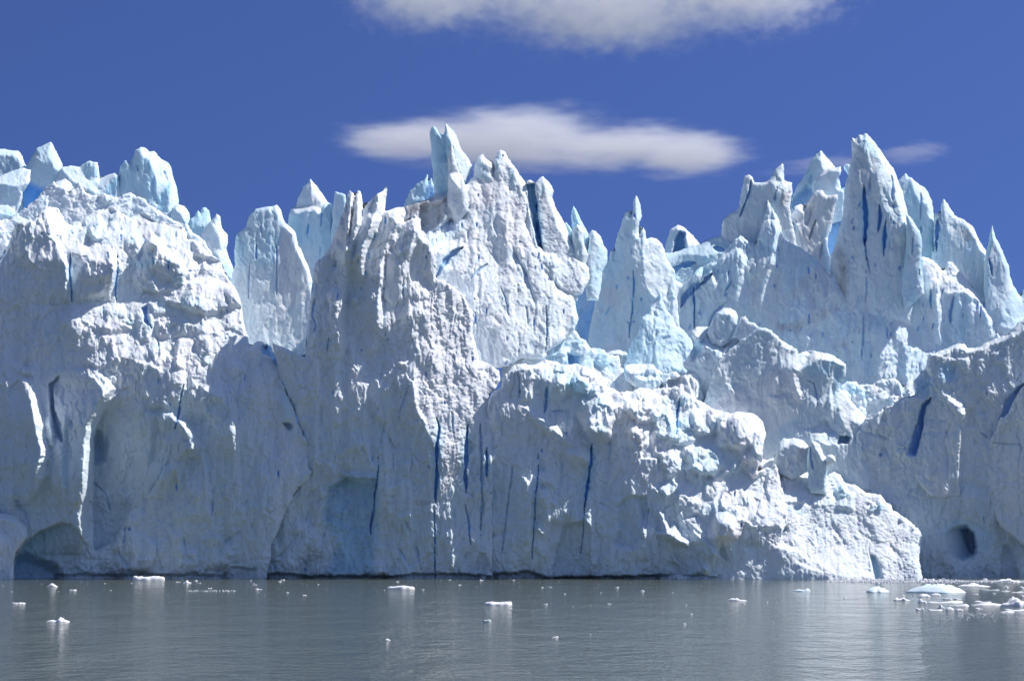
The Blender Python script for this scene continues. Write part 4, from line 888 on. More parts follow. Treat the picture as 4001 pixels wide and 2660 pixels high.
ground_mass('ice_block', 'thumb shaped ice block on top of the bright mound', 'ice block', 'B3',
      [(30, 800), (45, 740), (72, 690), (98, 645), (120, 650), (160, 642), (205, 652), (236, 668), (248, 690), (240, 760), (238, 850), (150, 900), (60, 860)], 285.5, (150, 760), gx=-.1, gz=.1, r=.3, ice=.3, rim=12, jag=.9, thick=3, paints=[
      lit('B3', [(72, 690), (98, 642), (205, 648), (248, 688), (220, 700), (150, 680), (100, 700), (60, 760)], gz=1, r=.5), tint('B3', [(190, 700), (245, 700), (220, 800), (180, 800)], dirt=.35)])
ground_mass('ice_tower', 'narrow ice pillar with a blue seam beside the thumb shaped block', 'ice tower', 'B3',
      [(245, 940), (252, 760), (258, 690), (268, 656), (290, 668), (315, 682), (332, 712), (340, 745), (362, 770), (362, 830), (356, 900), (360, 990), (260, 980)], 285, (310, 840), gx=.0, gz=.1, r=.15, ice=.4, rim=14, jag=.8, thick=3, paints=[
      lit('B3', [(268, 656), (315, 682), (362, 770), (358, 960), (345, 960), (340, 800), (310, 740), (280, 700)], gx=.6, gz=.3, r=.4), crack('B3', [(262, 700), (266, 780), (275, 830)], 9, 1.3, .5)])
ground_mass('ice_boulder', 'small round ice boulder stuck to the right side of the narrow pillar', 'ice boulder', 'B3',
      [(352, 775), (365, 748), (390, 742), (410, 757), (418, 785), (405, 805), (375, 812), (355, 800)], 284.3, (385, 780), gx=-.05, gz=.05, ice=.2, rim=16, jag=.3, thick=2, paints=[lit('B3', [(360, 750), (410, 745), (420, 780), (390, 765)], r=.2)])

FB = P('B2', (-190, 1700), (-190, 1250), (-172, 900), (-150, 880), (-148, 420), (-118, 370), (-66, 332), (-62, 280), (-20, 235), (20, 196), (60, 186), (120, 192), (150, 186), (200, 165), (230, 175), (280, 180), (330, 195), (400, 186), (450, 200), (480, 225), (540, 270), (600, 330), (660, 365), (740, 355), (780, 335), (860, 345), (940, 335), (950, 300), (990, 280), (1060, 255), (1110, 270), (1132, 330), (1122, 400), (1180, 430), (1240, 470), (1330, 492), (1380, 478), (1480, 490), (1540, 545), (1560, 620), (1545, 690), (1540, 780), (1500, 850), (1620, 800), (1700, 1100), (1500, 1700))
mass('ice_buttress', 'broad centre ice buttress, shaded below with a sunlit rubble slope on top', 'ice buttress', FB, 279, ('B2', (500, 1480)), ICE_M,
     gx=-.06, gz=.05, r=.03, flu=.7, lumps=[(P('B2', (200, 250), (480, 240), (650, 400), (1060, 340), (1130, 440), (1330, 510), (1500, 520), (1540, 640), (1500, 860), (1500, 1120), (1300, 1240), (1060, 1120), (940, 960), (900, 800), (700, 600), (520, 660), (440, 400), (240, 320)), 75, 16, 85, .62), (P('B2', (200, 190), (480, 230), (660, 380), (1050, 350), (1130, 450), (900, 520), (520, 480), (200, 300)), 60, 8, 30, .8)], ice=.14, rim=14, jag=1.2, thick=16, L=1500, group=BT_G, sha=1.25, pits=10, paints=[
     ridge('B2', [(495, 1100), (500, 1300), (495, 1560)], 1.4, 12, 60), ridge('B2', [(130, 700), (140, 1000), (120, 1300)], 1.2, 16, 60), ridge('B2', [(790, 1000), (830, 1200), (850, 1400)], 1.3, 20, 70), ridge('B2', [(240, 900), (250, 1200), (230, 1500)], 1.1, 18, 60), ridge('B2', [(1130, 1200), (1330, 1400), (1370, 1520)], 1.5, 20, 80),
     tint('B2', [(-200, 800), (800, 1000), (1500, 1300), (1500, 1600), (-200, 1600)], ice=.3, dirt=.08, fe=90),  # grey blue tone over the lower part of the buttress
     lit('B2', [(180, 180), (480, 200), (640, 350), (1060, 240), (1130, 420), (1330, 480), (1500, 480), (1570, 640), (1530, 780), (1600, 820), (1700, 1180), (1480, 1180), (1400, 1130), (1385, 1230), (1360, 1310), (1330, 1280), (1290, 1290), (1180, 1230), (1040, 1140), (1140, 1060), (1050, 1000), (920, 990), (860, 920), (990, 900), (920, 780), (890, 860), (890, 770), (800, 770), (790, 620), (700, 580), (640, 640), (600, 640), (600, 700), (570, 710), (520, 660), (520, 780), (490, 640), (480, 400), (500, 340), (380, 340), (300, 300), (200, 320)], gx=.2, gz=.66, r=.85, rip=.3, ice=.14),
     lit('B2', [(1000, 900), (1200, 880), (1560, 1000), (1600, 1180), (1400, 1130), (1200, 1060), (1020, 980)], gx=.2, gz=.8, r=.7),
     shade('B2', [(380, 350), (440, 345), (488, 380), (480, 480), (460, 570), (430, 630), (380, 570), (320, 570), (325, 430)], r=.1), shade('B2', [(670, 600), (750, 590), (790, 640), (790, 770), (890, 780), (890, 880), (850, 930), (640, 900), (650, 700)], r=.05),
     shade('B2', [(1210, 520), (1290, 520), (1300, 590), (1250, 612), (1205, 560)], ice=.3), shade('B2', [(1020, 830), (1120, 820), (1145, 860), (1090, 905), (1030, 900)], r=.2), shade('B2', [(1440, 740), (1545, 730), (1530, 860), (1460, 850)], r=.1), shade('B2', [(1010, 720), (1100, 700), (1130, 790), (1060, 800)], r=.3),
     shade('B2', [(1290, 1080), (1390, 1080), (1380, 1140), (1300, 1150)], ice=.3), push('B2', [(950, 290), (1040, 270), (1020, 330), (960, 335)], 1.5, 8), shade('B2', [(940, 290), (1030, 270), (1040, 300), (970, 335)]),
     shade('B2', [(940, 1080), (1040, 1150), (1180, 1235), (1100, 1260), (1000, 1180), (930, 1110)]),
     lit('B2', [(-50, 235), (20, 196), (120, 190), (200, 165), (205, 215), (130, 215), (60, 215), (20, 240)], gz=1.1, gx=.1, r=.8), lit('B2', [(130, 340), (180, 320), (215, 200), (225, 350), (210, 430), (185, 480), (130, 480), (20, 425), (120, 410)], gx=.35, gz=.5, r=.9),
     lit('B2', [(110, 495), (200, 510), (300, 600), (370, 690), (300, 650), (210, 605), (150, 545)], r=.8, gz=.7, bu=2.0), lit('B2', [(340, 735), (440, 700), (480, 740), (480, 805), (420, 790), (370, 770)], r=.5, gz=.7, bu=2.0), lit('B2', [(380, 650), (450, 640), (485, 690), (400, 670)], r=.8),
     lit('B2', [(525, 640), (590, 640), (598, 700), (570, 712), (530, 670)], r=.5), lit('B2', [(155, 860), (200, 850), (220, 830), (262, 875), (262, 940), (200, 930), (160, 900)], r=.7, gx=.5, gz=.6, bu=2.0), lit('B2', [(162, 950), (230, 960), (268, 1050), (230, 1020), (200, 1055), (165, 1010)], r=.8, gx=.4, bu=2.0),
     lit('B2', [(75, 890), (105, 910), (95, 970), (85, 930)], r=.8, bu=2.0), lit('B2', [(910, 1110), (930, 1118), (945, 1150), (965, 1200), (1000, 1175), (1030, 1240), (1085, 1280), (1080, 1310), (1000, 1290), (940, 1250), (900, 1230), (935, 1220), (915, 1160)], r=.6, gx=.4, gz=.6, bu=2.0),
     lit('B2', [(155, 1185), (175, 1200), (180, 1225), (160, 1210)], bu=2.0), lit('B2', [(1235, 1350), (1265, 1350), (1255, 1362)], bu=2.0), lit('B2', [(1175, 1430), (1195, 1425), (1190, 1450)], bu=2.0), lit('B2', [(975, 1360), (1000, 1380), (1020, 1420), (1000, 1400)]),
     crack('B2', [(165, 710), (160, 850), (146, 980), (135, 1180), (120, 1400)], 4, 2.0, .8), crack('B2', [(215, 330), (208, 460), (200, 490)], 8, 2, .6), crack('B2', [(490, 680), (486, 800), (466, 930), (450, 1080)], 9, 3.5, .95), crack('B2', [(450, 1080), (436, 1230), (415, 1370)], 4, 1.6, .7),
     crack('B2', [(1030, 400), (1012, 500), (1005, 620)], 7, 2.2, .7), crack('B2', [(312, 780), (308, 880)], 3, .7, .2), crack('B2', [(605, 640), (600, 760), (585, 900)], 5, 1, .2), crack('B2', [(495, 1020), (590, 1060), (640, 1095)], 3.5, .6, .1),
     crack('B2', [(25, 200), (48, 300), (40, 400)], 6, 1.2, .3), crack('B2', [(215, 480), (330, 470), (345, 500)], 5, 1, .2), crack('B2', [(0, 820), (-8, 900), (-30, 1100), (-60, 1350)], 6, 1.3, .3), crack('B2', [(820, 990), (824, 1150), (800, 1260)], 4, .9, .3),
     push('B2', [(240, 1560), (270, 1350), (320, 1180), (440, 1150), (480, 1200), (490, 1560)], 1.8, 8, ice=.25), push('B2', [(640, 1060), (700, 1010), (820, 1000), (815, 1150), (790, 1250), (740, 1330), (620, 1290), (660, 1200)], 1.2, 8, ice=.2),
     push('B2', [(1290, 1290), (1330, 1400), (1370, 1500), (1330, 1500), (1200, 1480)], 1.2, 10), push('B2', [(-150, 1480), (100, 1460), (220, 1500), (500, 1495), (760, 1490), (900, 1488), (1400, 1495), (1400, 1530), (-150, 1530)], 1.8, 8, ice=.2)])

# ---- front, centre wall
CW = P('A1', (300, 1560), (335, 1200), (352, 1040), (362, 990), (380, 965), (405, 955), (432, 920), (462, 870), (472, 845), (500, 760), (528, 690), (548, 640), (556, 570), (570, 536), (603, 556), (598, 600), (588, 650), (590, 700), (606, 640), (610, 570), (626, 535), (642, 545), (653, 612), (652, 680), (668, 640), (690, 612), (720, 580), (748, 556), (782, 538), (800, 506), (806, 540), (797, 600), (792, 665), (820, 658), (850, 648), (908, 640), (918, 680), (905, 735), (940, 720), (965, 690), (976, 680), (990, 706), (1008, 712), (1012, 790), (1030, 830), (1046, 824), (1064, 850), (1072, 900), (1090, 910), (1105, 1000), (1102, 1080), (1180, 1110), (1270, 1180), (1330, 1280)) + \
     P('B1', (1330, 0), (1370, 170), (1440, 195), (1490, 235), (1500, 290), (1470, 340), (1430, 380), (1440, 480), (1450, 700), (1450, 1700), (-60, 1700), (60, 1200), (260, 950), (300, 700), (240, 480), (140, 250), (100, 60))
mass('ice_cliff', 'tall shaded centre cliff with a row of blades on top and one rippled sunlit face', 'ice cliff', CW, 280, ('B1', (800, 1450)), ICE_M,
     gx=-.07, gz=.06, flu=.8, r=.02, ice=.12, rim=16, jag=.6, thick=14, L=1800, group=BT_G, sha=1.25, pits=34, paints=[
     tint('B1', [(-200, 600), (600, 500), (1500, 700), (1500, 1600), (-200, 1600)], ice=.3, dirt=.10, fe=90),  # lower wall toned greyer and bluer than the top
     ridge('A1', [(632, 535), (655, 640), (650, 740), (610, 900), (590, 1010), (560, 1200), (560, 1568)], 2.6, 26, 60), ridge('A1', [(803, 508), (797, 640), (745, 780), (700, 900), (690, 1100)], 3.4, 36, 60),
     ridge('A1', [(605, 560), (590, 680), (575, 830), (560, 1000)], 2.2, 14, 40), ridge('A1', [(910, 640), (905, 740), (850, 850), (820, 1000), (780, 1400)], 3.0, 34, 60), ridge('A1', [(1008, 712), (1015, 800), (960, 980), (940, 1080)], 2.6, 30, 60),
     ridge('B1', [(400, -60), (415, 400), (390, 900)], 1.4, 24, 80), ridge('B1', [(700, 300), (690, 620), (740, 840)], 1.2, 20, 80), ridge('B1', [(865, 150), (825, 700), (850, 1200)], 1.3, 26, 90), ridge('B1', [(960, 900), (990, 1400)], 1.2, 16, 60),
     ridge('B1', [(280, 1150), (330, 1050), (340, 1250), (300, 1480)], 1.8, 20, 70), ridge('B1', [(130, 1180), (160, 1400)], 1.6, 20, 70), ridge('B1', [(1210, 1040), (1230, 1450)], 1.4, 16, 60), ridge('B1', [(800, 1400), (810, 1500)], 1.4, 8, 60),
     ridge('B1', [(565, -300), (560, 0), (575, 380), (540, 800), (500, 1000)], 1.5, 50, 160), ridge('B1', [(1010, 0), (990, 300), (1010, 450), (1060, 560), (1110, 680)], 1.0, 20, 120),
     lit('A1', [(935, 1080), (1000, 1062), (1080, 1110), (1110, 1180), (1200, 1110), (1300, 1200), (1340, 1300), (1340, 1410), (1370, 1568), (1015, 1568), (1030, 1400), (1040, 1350), (1000, 1240), (975, 1165)], gx=.42, gz=.34, r=.06, rip=1.15, ice=.04),
     lit('B1', [(1012, 0), (1300, -40), (1350, 60), (1370, 170), (1480, 230), (1510, 290), (1430, 400), (1420, 520), (1370, 560), (1350, 650), (1300, 660), (1330, 740), (1260, 740), (1240, 860), (1190, 930), (1125, 1045), (1135, 960), (1135, 860), (1150, 800), (1110, 650), (1060, 550), (1020, 540), (1005, 430), (990, 280), (1010, 110)], gx=.42, gz=.36, r=.10, rip=1.05, ice=.04),
     lit('B1', [(1130, 330), (1300, 300), (1480, 260), (1400, 400), (1400, 500), (1350, 620), (1250, 650), (1200, 500), (1140, 420)], gx=.35, gz=.5, r=.5, rip=.6, ice=.04),
     lit('A1', [(690, 700), (740, 690), (760, 730), (740, 790), (700, 850), (660, 920), (620, 960), (590, 1010), (600, 960), (620, 880), (640, 810), (680, 760)], gx=.35, gz=.45, r=.6, bu=2.0),
     lit('A1', [(745, 640), (800, 570), (795, 660), (750, 760), (730, 760)], gx=.5, gz=.4, r=.5), lit('A1', [(640, 640), (655, 680), (650, 740), (620, 760), (630, 690)], gx=.5, gz=.3, r=.3), lit('A1', [(800, 660), (905, 640), (915, 690), (870, 760), (850, 720), (820, 690)], gx=.2, gz=.8, r=.4),
     lit('A1', [(835, 810), (870, 800), (880, 830), (830, 860)], r=.5), lit('A1', [(595, 1190), (628, 1188), (610, 1225), (590, 1220)], r=.5, bu=2.0), lit('A1', [(975, 680), (1005, 712), (1012, 790), (1050, 825), (1062, 850), (1040, 870), (985, 840), (990, 760)], gx=.4, gz=.5, r=.5),
     lit('B1', [(875, 182), (920, 178), (915, 195), (880, 197)], r=.4, bu=2.0), push('B1', [(1310, 660), (1350, 690), (1330, 720), (1300, 760)], .8, 5),
     push('B1', [(455, 950), (560, 880), (735, 900), (745, 940), (720, 1110), (700, 1240), (560, 1200), (400, 1130)], 1.7, 5, ice=.75, a=(590, 880), b=(560, 1260)), tint('B1', [(455, 950), (560, 880), (740, 900), (735, 1300), (720, 1480), (440, 1470), (500, 1300), (420, 1150)], ice=.9, deep=.12, dirt=.28, fe=26),  # recess toned a darker teal grey than the wall around it
     push('B1', [(520, 860), (580, 862), (735, 885), (735, 930), (640, 925), (560, 895)], -.9, 5),
     crack('B1', [(752, 760), (745, 900), (735, 970)], 5, 2, .85), crack('B1', [(733, 965), (722, 1100), (703, 1190), (708, 1240)], 7, 2.2, .95), crack('B1', [(1108, 520), (1125, 580), (1110, 720), (1110, 900), (1105, 1050)], 9, 3.5, 1.0), crack('B1', [(1095, 1060), (1098, 1250), (1102, 1500)], 4, 2, .9),
     crack('B1', [(1298, 560), (1290, 700), (1285, 850), (1290, 980)], 12, 3.5, .75), crack('B1', [(1285, 1050), (1305, 1180), (1310, 1300)], 4, 1.6, .7), crack('B1', [(1412, 700), (1412, 885)], 10, 3, .8), crack('B1', [(1375, 560), (1385, 800), (1388, 1040), (1375, 1240)], 9, 2, .35),
     crack('B1', [(1200, 480), (1205, 580), (1215, 650)], 5, 1.2, .3), crack('B1', [(960, 770), (945, 860)], 3, .7, .4), crack('B1', [(840, 740), (835, 870)], 3, .7, .3), crack('B1', [(980, 1300), (1010, 1460)], 4, .9, .3), crack('B1', [(870, 1200), (885, 1330), (940, 1430)], 4, .9, .2),
     crack('B1', [(700, 400), (760, 480), (790, 600), (850, 700), (940, 710), (1000, 790)], 4, .6, .05), crack('B1', [(940, 320), (890, 480), (880, 540)], 4, .7, .3), crack('B1', [(550, -200), (560, 100), (570, 400)], 14, .8, .0),
     crack('B1', [(500, 1100), (440, 1150), (390, 1400)], 6, .8, .1), crack('B1', [(0, 1470), (160, 1350), (250, 1240), (360, 1270)], 8, .9, 0), crack('B1', [(90, 1130), (60, 1200), (0, 1300)], 8, .9, .1), crack('B1', [(330, 1050), (340, 1200)], 6, .7, .1),
     crack('A1', [(586, 640), (594, 690), (584, 740), (575, 820)], 7, 3.0, .75), crack('A1', [(670, 1030), (672, 1060)], 4, .9, .7), crack('A1', [(648, 1130), (646, 1160)], 3.5, .8, .7), crack('A1', [(780, 1135), (785, 1150)], 5, .8, .7), crack('A1', [(808, 1445), (810, 1460)], 5, .8, .8),
     crack('A1', [(900, 1090), (895, 1200)], 7, 1.6, .35), crack('A1', [(350, 1100), (340, 1170), (322, 1230)], 5, 1.2, .7), crack('A1', [(360, 1190), (350, 1320), (375, 1380)], 7, 1.3, .4), crack('A1', [(310, 1280), (308, 1490)], 5, 1.3, .6), crack('A1', [(445, 1440), (440, 1520)], 7, 1.5, .6),
     crack('A1', [(500, 960), (480, 1040)], 7, 1, .2), crack('A1', [(800, 900), (780, 1120), (790, 1350)], 9, 1.0, .05), crack('A1', [(730, 800), (720, 850)], 8, 1.4, .5), crack('A1', [(690, 920), (692, 960)], 5, .8, .5), crack('A1', [(450, 1050), (445, 1400)], 9, .9, .0),
     push('A1', [(480, 830), (560, 640), (560, 700), (560, 820), (540, 900)], .8, 12), tint('A1', [(470, 860), (600, 560), (620, 700), (560, 900)], dirt=.12),
     push('B1', [(-60, 1500), (120, 1470), (300, 1490), (500, 1485), (800, 1490), (1150, 1470), (1320, 1480), (1450, 1490), (1450, 1530), (-60, 1530)], 1.6, 8, ice=.25),
     lit('B1', [(620, 1042), (625, 1040), (630, 1045)]), tint('B1', [(780, 1030), (860, 1030), (1090, 1036), (1090, 1046), (860, 1052), (780, 1044)], dirt=.35, ice=.1, fe=6), crack('B1', [(850, 985), (835, 1010)], 5, .5, .3)])
spire('ice_spire', 'snow capped stub of ice on the upper face of the centre cliff', 'A1',
      [(780, 1200), (795, 1000), (800, 930), (790, 895), (796, 882), (815, 892), (835, 918), (850, 922), (865, 902), (893, 903), (898, 925), (892, 960), (897, 1010), (905, 1060), (895, 1150), (850, 1260)], 283.2, (850, 1040), ice=.1, rim=14, mat=ICE_M, gz=.05, cat='ice spire', jag=.4, thick=3,
      paints=[lit('A1', [(790, 890), (810, 888), (850, 922), (865, 902), (896, 903), (895, 925), (860, 935), (820, 925)], gz=1, r=.2), lit('A1', [(850, 940), (892, 940), (890, 1010), (850, 1000)], gx=.3, gz=.5, r=.5)])

# ---- front, left cliff
M1 = P('A0', (-180, 900), (-40, 880), (30, 745), (75, 645), (105, 578), (150, 572), (205, 568), (232, 530), (258, 508), (275, 484), (310, 478), (355, 488), (380, 530), (400, 575), (440, 600), (470, 580), (520, 545), (600, 500), (700, 490), (740, 520), (800, 545), (870, 518), (920, 540), (960, 575), (1020, 590), (1090, 592), (1130, 612), (1150, 680), (1200, 690), (1290, 770), (1340, 800), (1395, 905), (1440, 970), (1466, 1020), (1480, 1090), (1490, 1180), (1510, 1260), (1530, 1340), (1568, 1310), (1600, 1300), (1640, 1340), (1610, 1380)) + \
     P('B1', (60, 60), (100, 100), (140, 170), (160, 290), (235, 480), (260, 560), (300, 640), (338, 720), (342, 850), (320, 900), (250, 960), (180, 1100), (100, 1300), (40, 1700)) + P('B0', (-180, 1700))
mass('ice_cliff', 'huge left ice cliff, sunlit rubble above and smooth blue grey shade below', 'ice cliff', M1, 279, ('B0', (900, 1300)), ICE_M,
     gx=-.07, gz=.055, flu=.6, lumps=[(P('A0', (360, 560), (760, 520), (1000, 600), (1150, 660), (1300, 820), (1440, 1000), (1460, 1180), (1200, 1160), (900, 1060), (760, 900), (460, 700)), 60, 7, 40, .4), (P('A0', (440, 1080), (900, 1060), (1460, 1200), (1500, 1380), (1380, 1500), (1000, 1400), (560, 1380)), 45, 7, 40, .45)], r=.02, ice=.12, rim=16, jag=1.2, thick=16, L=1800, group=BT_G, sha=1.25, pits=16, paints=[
     tint('B0', [(-200, 500), (500, 300), (1500, 200), (1700, 700), (1700, 1500), (-200, 1500)], ice=.3, dirt=.11, fe=90),  # darker, bluer tone over the lower half of the cliff
     lit('A0', [(300, 478), (370, 490), (400, 560), (480, 560), (600, 500), (760, 510), (1000, 590), (1150, 620), (1300, 770), (1400, 900), (1480, 1040), (1500, 1200), (1480, 1330), (1530, 1350), (1510, 1420), (1460, 1480), (1400, 1510), (1390, 1660), (1300, 1640), (1200, 1560), (1150, 1500), (1130, 1640), (1100, 1720), (1020, 1640), (1010, 1500), (900, 1440), (700, 1400), (600, 1460), (540, 1420), (530, 1330), (480, 1280), (440, 1240), (370, 1200), (380, 1150), (440, 1080), (420, 960), (400, 780), (350, 650)], gx=.24, gz=.78, r=.6, rip=.4, ice=.1),
     lit('A0', [(400, 560), (760, 500), (1000, 590), (1150, 640), (1180, 760), (900, 700), (700, 720), (500, 700), (380, 640)], gx=.2, gz=1.0, r=.9, ice=.25),
     lit('A0', [(560, 1280), (900, 1300), (1480, 1280), (1530, 1400), (1400, 1500), (1390, 1600), (1250, 1560), (1150, 1440), (900, 1420), (700, 1390), (560, 1400)], gx=.25, gz=.6, r=.45, rip=.6),
     shade('A0', [(500, 830), (540, 790), (600, 810), (690, 830), (718, 890), (700, 950), (650, 965), (620, 1010), (560, 1040), (450, 1080), (442, 960), (470, 900)], ice=.08), shade('A0', [(890, 760), (905, 690), (960, 690), (1010, 760), (1050, 830), (1110, 830), (1138, 900), (1120, 950), (1000, 970), (960, 1000), (860, 995), (815, 920), (830, 800), (870, 740)], ice=.1, gz=.1),
     lit('A0', [(905, 650), (960, 660), (1010, 700), (1050, 780), (1110, 800), (1120, 830), (1040, 830), (1000, 740), (950, 700), (905, 700)], r=.7, gz=1), shade('A0', [(1100, 1090), (1200, 1080), (1250, 1120), (1230, 1180), (1100, 1200), (1080, 1140)], ice=.15), shade('A0', [(950, 1190), (1080, 1180), (1200, 1220), (1220, 1260), (1000, 1300), (950, 1260)], ice=.1),
     shade('A0', [(505, 650), (570, 650), (565, 712), (500, 705)], r=.2, ice=.3), shade('A0', [(1190, 860), (1240, 850), (1260, 930), (1200, 920)], r=.4), shade('A0', [(1370, 1010), (1440, 1050), (1480, 1110), (1400, 1100)], r=.2), shade('A0', [(830, 1130), (890, 1080), (900, 1200), (820, 1260), (800, 1180)], ice=.2, r=.2),
     push('A0', [(870, 1110), (900, 1090), (915, 1180), (912, 1215), (880, 1180)], 1.6, 6, deep=.5), crack('A0', [(435, 760), (430, 880), (438, 1000), (440, 1070)], 8, 2.2, .55), crack('A0', [(715, 780), (720, 860), (705, 950), (712, 1070)], 6, 1.8, .7), crack('A0', [(632, 1090), (636, 1180)], 5, 1.2, .4),
     crack('A0', [(940, 790), (945, 840)], 5, 1, .7), crack('A0', [(1035, 790), (1030, 870)], 6, 1.3, .7), crack('A0', [(962, 1290), (978, 1400)], 4, 1.2, .6), crack('A0', [(655, 760), (660, 800)], 5, 1, .6), crack('A0', [(1160, 870), (1166, 885)], 5, 1, .8), crack('A0', [(905, 1180), (925, 1230)], 6, 1.5, .8),
     crack('A0', [(300, 560), (330, 660), (380, 760)], 6, .6, 0), crack('A0', [(250, 640), (252, 655)], 4, .8, .7), crack('A0', [(60, 640), (20, 760), (-60, 900)], 14, 2.2, .3), crack('A0', [(240, 1130), (205, 1280)], 7, .9, .1), crack('A0', [(430, 745), (425, 900)], 3, .5, .3),
     tint('A0', [(950, 560), (960, 640), (880, 660), (800, 620), (860, 560)], dirt=.2, ice=.1),
     lit('B0', [(205, 160), (225, 150), (245, 250), (270, 340), (290, 500), (320, 560), (300, 605), (270, 590), (250, 500), (215, 420), (195, 280)], gx=.55, gz=.3, r=.35), lit('B0', [(180, 630), (300, 590), (290, 700), (250, 780), (210, 860), (195, 760)], gx=.3, gz=.35, r=1.0, bu=2.4), lit('B0', [(312, 375), (330, 440), (335, 520), (320, 510)], gx=.6, gz=.2, r=.1),
     lit('B0', [(540, 100), (600, 85), (640, 150), (710, 160), (735, 185), (690, 230), (640, 270), (630, 180), (580, 120)], gx=.4, gz=.8, r=.35), lit('B0', [(670, 80), (712, 90), (690, 130)], r=.3), lit('B0', [(590, 230), (575, 325), (560, 290)], gx=.5, gz=.4, r=.4), lit('B0', [(135, 65), (190, 72), (190, 88), (140, 80)], r=.3, bu=2.4),
     lit('B0', [(550, 390), (586, 430), (576, 600), (566, 760), (545, 830), (536, 950), (545, 1110), (525, 1145), (500, 1080), (500, 1000), (445, 935), (490, 860), (505, 720), (525, 680), (493, 600), (510, 550), (538, 530)], gx=.55, gz=.25, r=.3), lit('B0', [(560, 1055), (570, 1065), (568, 1115), (550, 1110)], gx=.6, gz=.3, r=.2),
     lit('B0', [(1090, 380), (1130, 385), (1195, 460), (1222, 540), (1160, 590), (1150, 500), (1100, 420)], gx=.4, gz=.45, r=1.0, bu=2.4), lit('B0', [(1060, 680), (1095, 640), (1100, 700), (1090, 742)], gx=.3, gz=.5, r=.6, bu=2.4), lit('B0', [(730, 820), (785, 830), (765, 880)], r=.5, gz=.7, bu=2.4), lit('B0', [(1050, 295), (1068, 300), (1062, 345)], r=.1),
     lit('B0', [(1095, 640), (1140, 640), (1140, 690), (1110, 670)], r=.9), lit('B0', [(735, 935), (750, 938), (745, 945)]),
     push('A0', [(490, 830), (540, 790), (690, 825), (722, 890), (700, 960), (640, 1010), (550, 1050), (450, 1080), (440, 960)], -1.1, 16), ridge('A0', [(300, 500), (359, 688), (425, 836), (442, 1075)], 2.4, 22, 150), ridge('A0', [(680, 720), (722, 850), (705, 945), (690, 1060)], 2.2, 16, 110),
     push('A0', [(890, 760), (905, 690), (960, 690), (1010, 760), (1110, 825), (1138, 900), (1120, 955), (960, 1000), (860, 995), (815, 920)], -1.5, 15), push('A0', [(960, 1000), (1100, 950), (1250, 925), (1440, 980), (1475, 1080), (1260, 1145), (1100, 1095), (1000, 1065)], -1.2, 16),
     push('A0', [(380, 1180), (440, 1100), (560, 1060), (620, 1100), (700, 1090), (760, 1130), (800, 1230), (700, 1250), (560, 1230), (480, 1290)], -1.0, 18), push('A0', [(1190, 700), (1290, 640), (1350, 700), (1380, 800), (1300, 800), (1200, 780)], -1.0, 14),
     push('A0', [(1010, 1480), (1030, 1400), (1080, 1390), (1125, 1470), (1130, 1600), (1100, 1700), (1030, 1640)], -1.2, 14), push('B0', [(690, 1130), (760, 1060), (900, 1090), (1000, 1180), (900, 1300), (720, 1310)], -.8, 14),
     ridge('B0', [(885, 850), (880, 1000), (860, 1300)], 1.4, 20, 60), ridge('B0', [(1060, 1060), (1130, 1090), (1140, 1200), (1120, 1330)], 1.3, 18, 60), ridge('B0', [(1215, 1150), (1232, 1310)], 1.2, 14, 50),
     ridge('B0', [(765, 1000), (752, 1330)], 1.2, 16, 60), ridge('B0', [(1440, 150), (1480, 600), (1500, 950)], 1.6, 26, 90), ridge('B0', [(1240, 430), (1290, 700), (1305, 1000)], 1.5, 24, 80), ridge('B0', [(940, 260), (960, 500), (900, 800)], 1.2, 24, 90),
     ridge('B0', [(430, 340), (400, 600), (420, 900)], 1.5, 20, 70), ridge('B0', [(100, 500), (90, 800), (120, 950)], 1.3, 20, 70), ridge('B0', [(1370, 1080), (1440, 1200), (1400, 1300)], 1.6, 24, 60),
     ridge('B0', [(225, 120), (250, 250), (275, 340), (295, 500), (322, 560), (300, 640), (250, 800), (215, 900)], 4.4, 45, 90),
     ridge('B0', [(318, 350), (335, 440), (340, 540)], 1.6, 14, 40),
     ridge('B0', [(610, 60), (735, 185), (650, 280), (590, 410), (578, 600), (566, 800), (550, 950), (550, 1120), (535, 1200)], 5.6, 42, 110),
     ridge('B0', [(1120, 330), (1190, 450), (1222, 550), (1150, 640), (1095, 740), (1040, 860)], 3.2, 55, 80),
     push('B0', [(738, 188), (700, 245), (650, 290), (600, 400), (580, 480), (578, 640), (572, 1000), (580, 1180), (700, 1120), (850, 820), (960, 720), (1060, 550), (1080, 300), (1000, 180), (860, 160)], 3.6, 5, a=(590, 600), b=(940, 480)),
     push('B0', [(595, 440), (578, 500), (575, 640), (640, 620), (660, 520)], 1.6, 14, ice=.5, deep=.12), tint('B0', [(640, 400), (900, 350), (900, 600), (760, 640), (640, 600)], ice=.3), tint('B0', [(800, 450), (860, 430), (870, 520), (800, 520)], ice=.3),
     push('B0', [(95, 1225), (150, 1140), (250, 1060), (380, 1010), (430, 1010), (520, 1130), (560, 1220), (560, 1330), (330, 1350), (90, 1350)], 2.6, 7, ice=.85, a=(250, 1080), b=(540, 1330)), push('B0', [(85, 1420), (88, 1240), (150, 1210), (240, 1240), (340, 1290), (420, 1420)], 2.8, 26, deep=.12, ice=.5),
     push('B0', [(300, 160), (360, 110), (330, 200), (330, 300), (370, 400), (380, 510), (340, 480), (310, 300)], 2.2, 6, ice=.35, deep=.1), crack('B0', [(365, 120), (325, 220), (325, 340), (370, 480)], 7, 1.2, .3),
     crack('B0', [(1125, 160), (1105, 240), (1090, 330), (1075, 430)], 8, 2.2, .6), crack('B0', [(970, 120), (968, 160)], 4, .8, .5), crack('B0', [(435, 370), (450, 420)], 4, .8, .2), crack('B0', [(580, 760), (640, 820), (680, 950)], 6, 1.1, .3), crack('B0', [(770, 1030), (760, 1140)], 5, 1, .3),
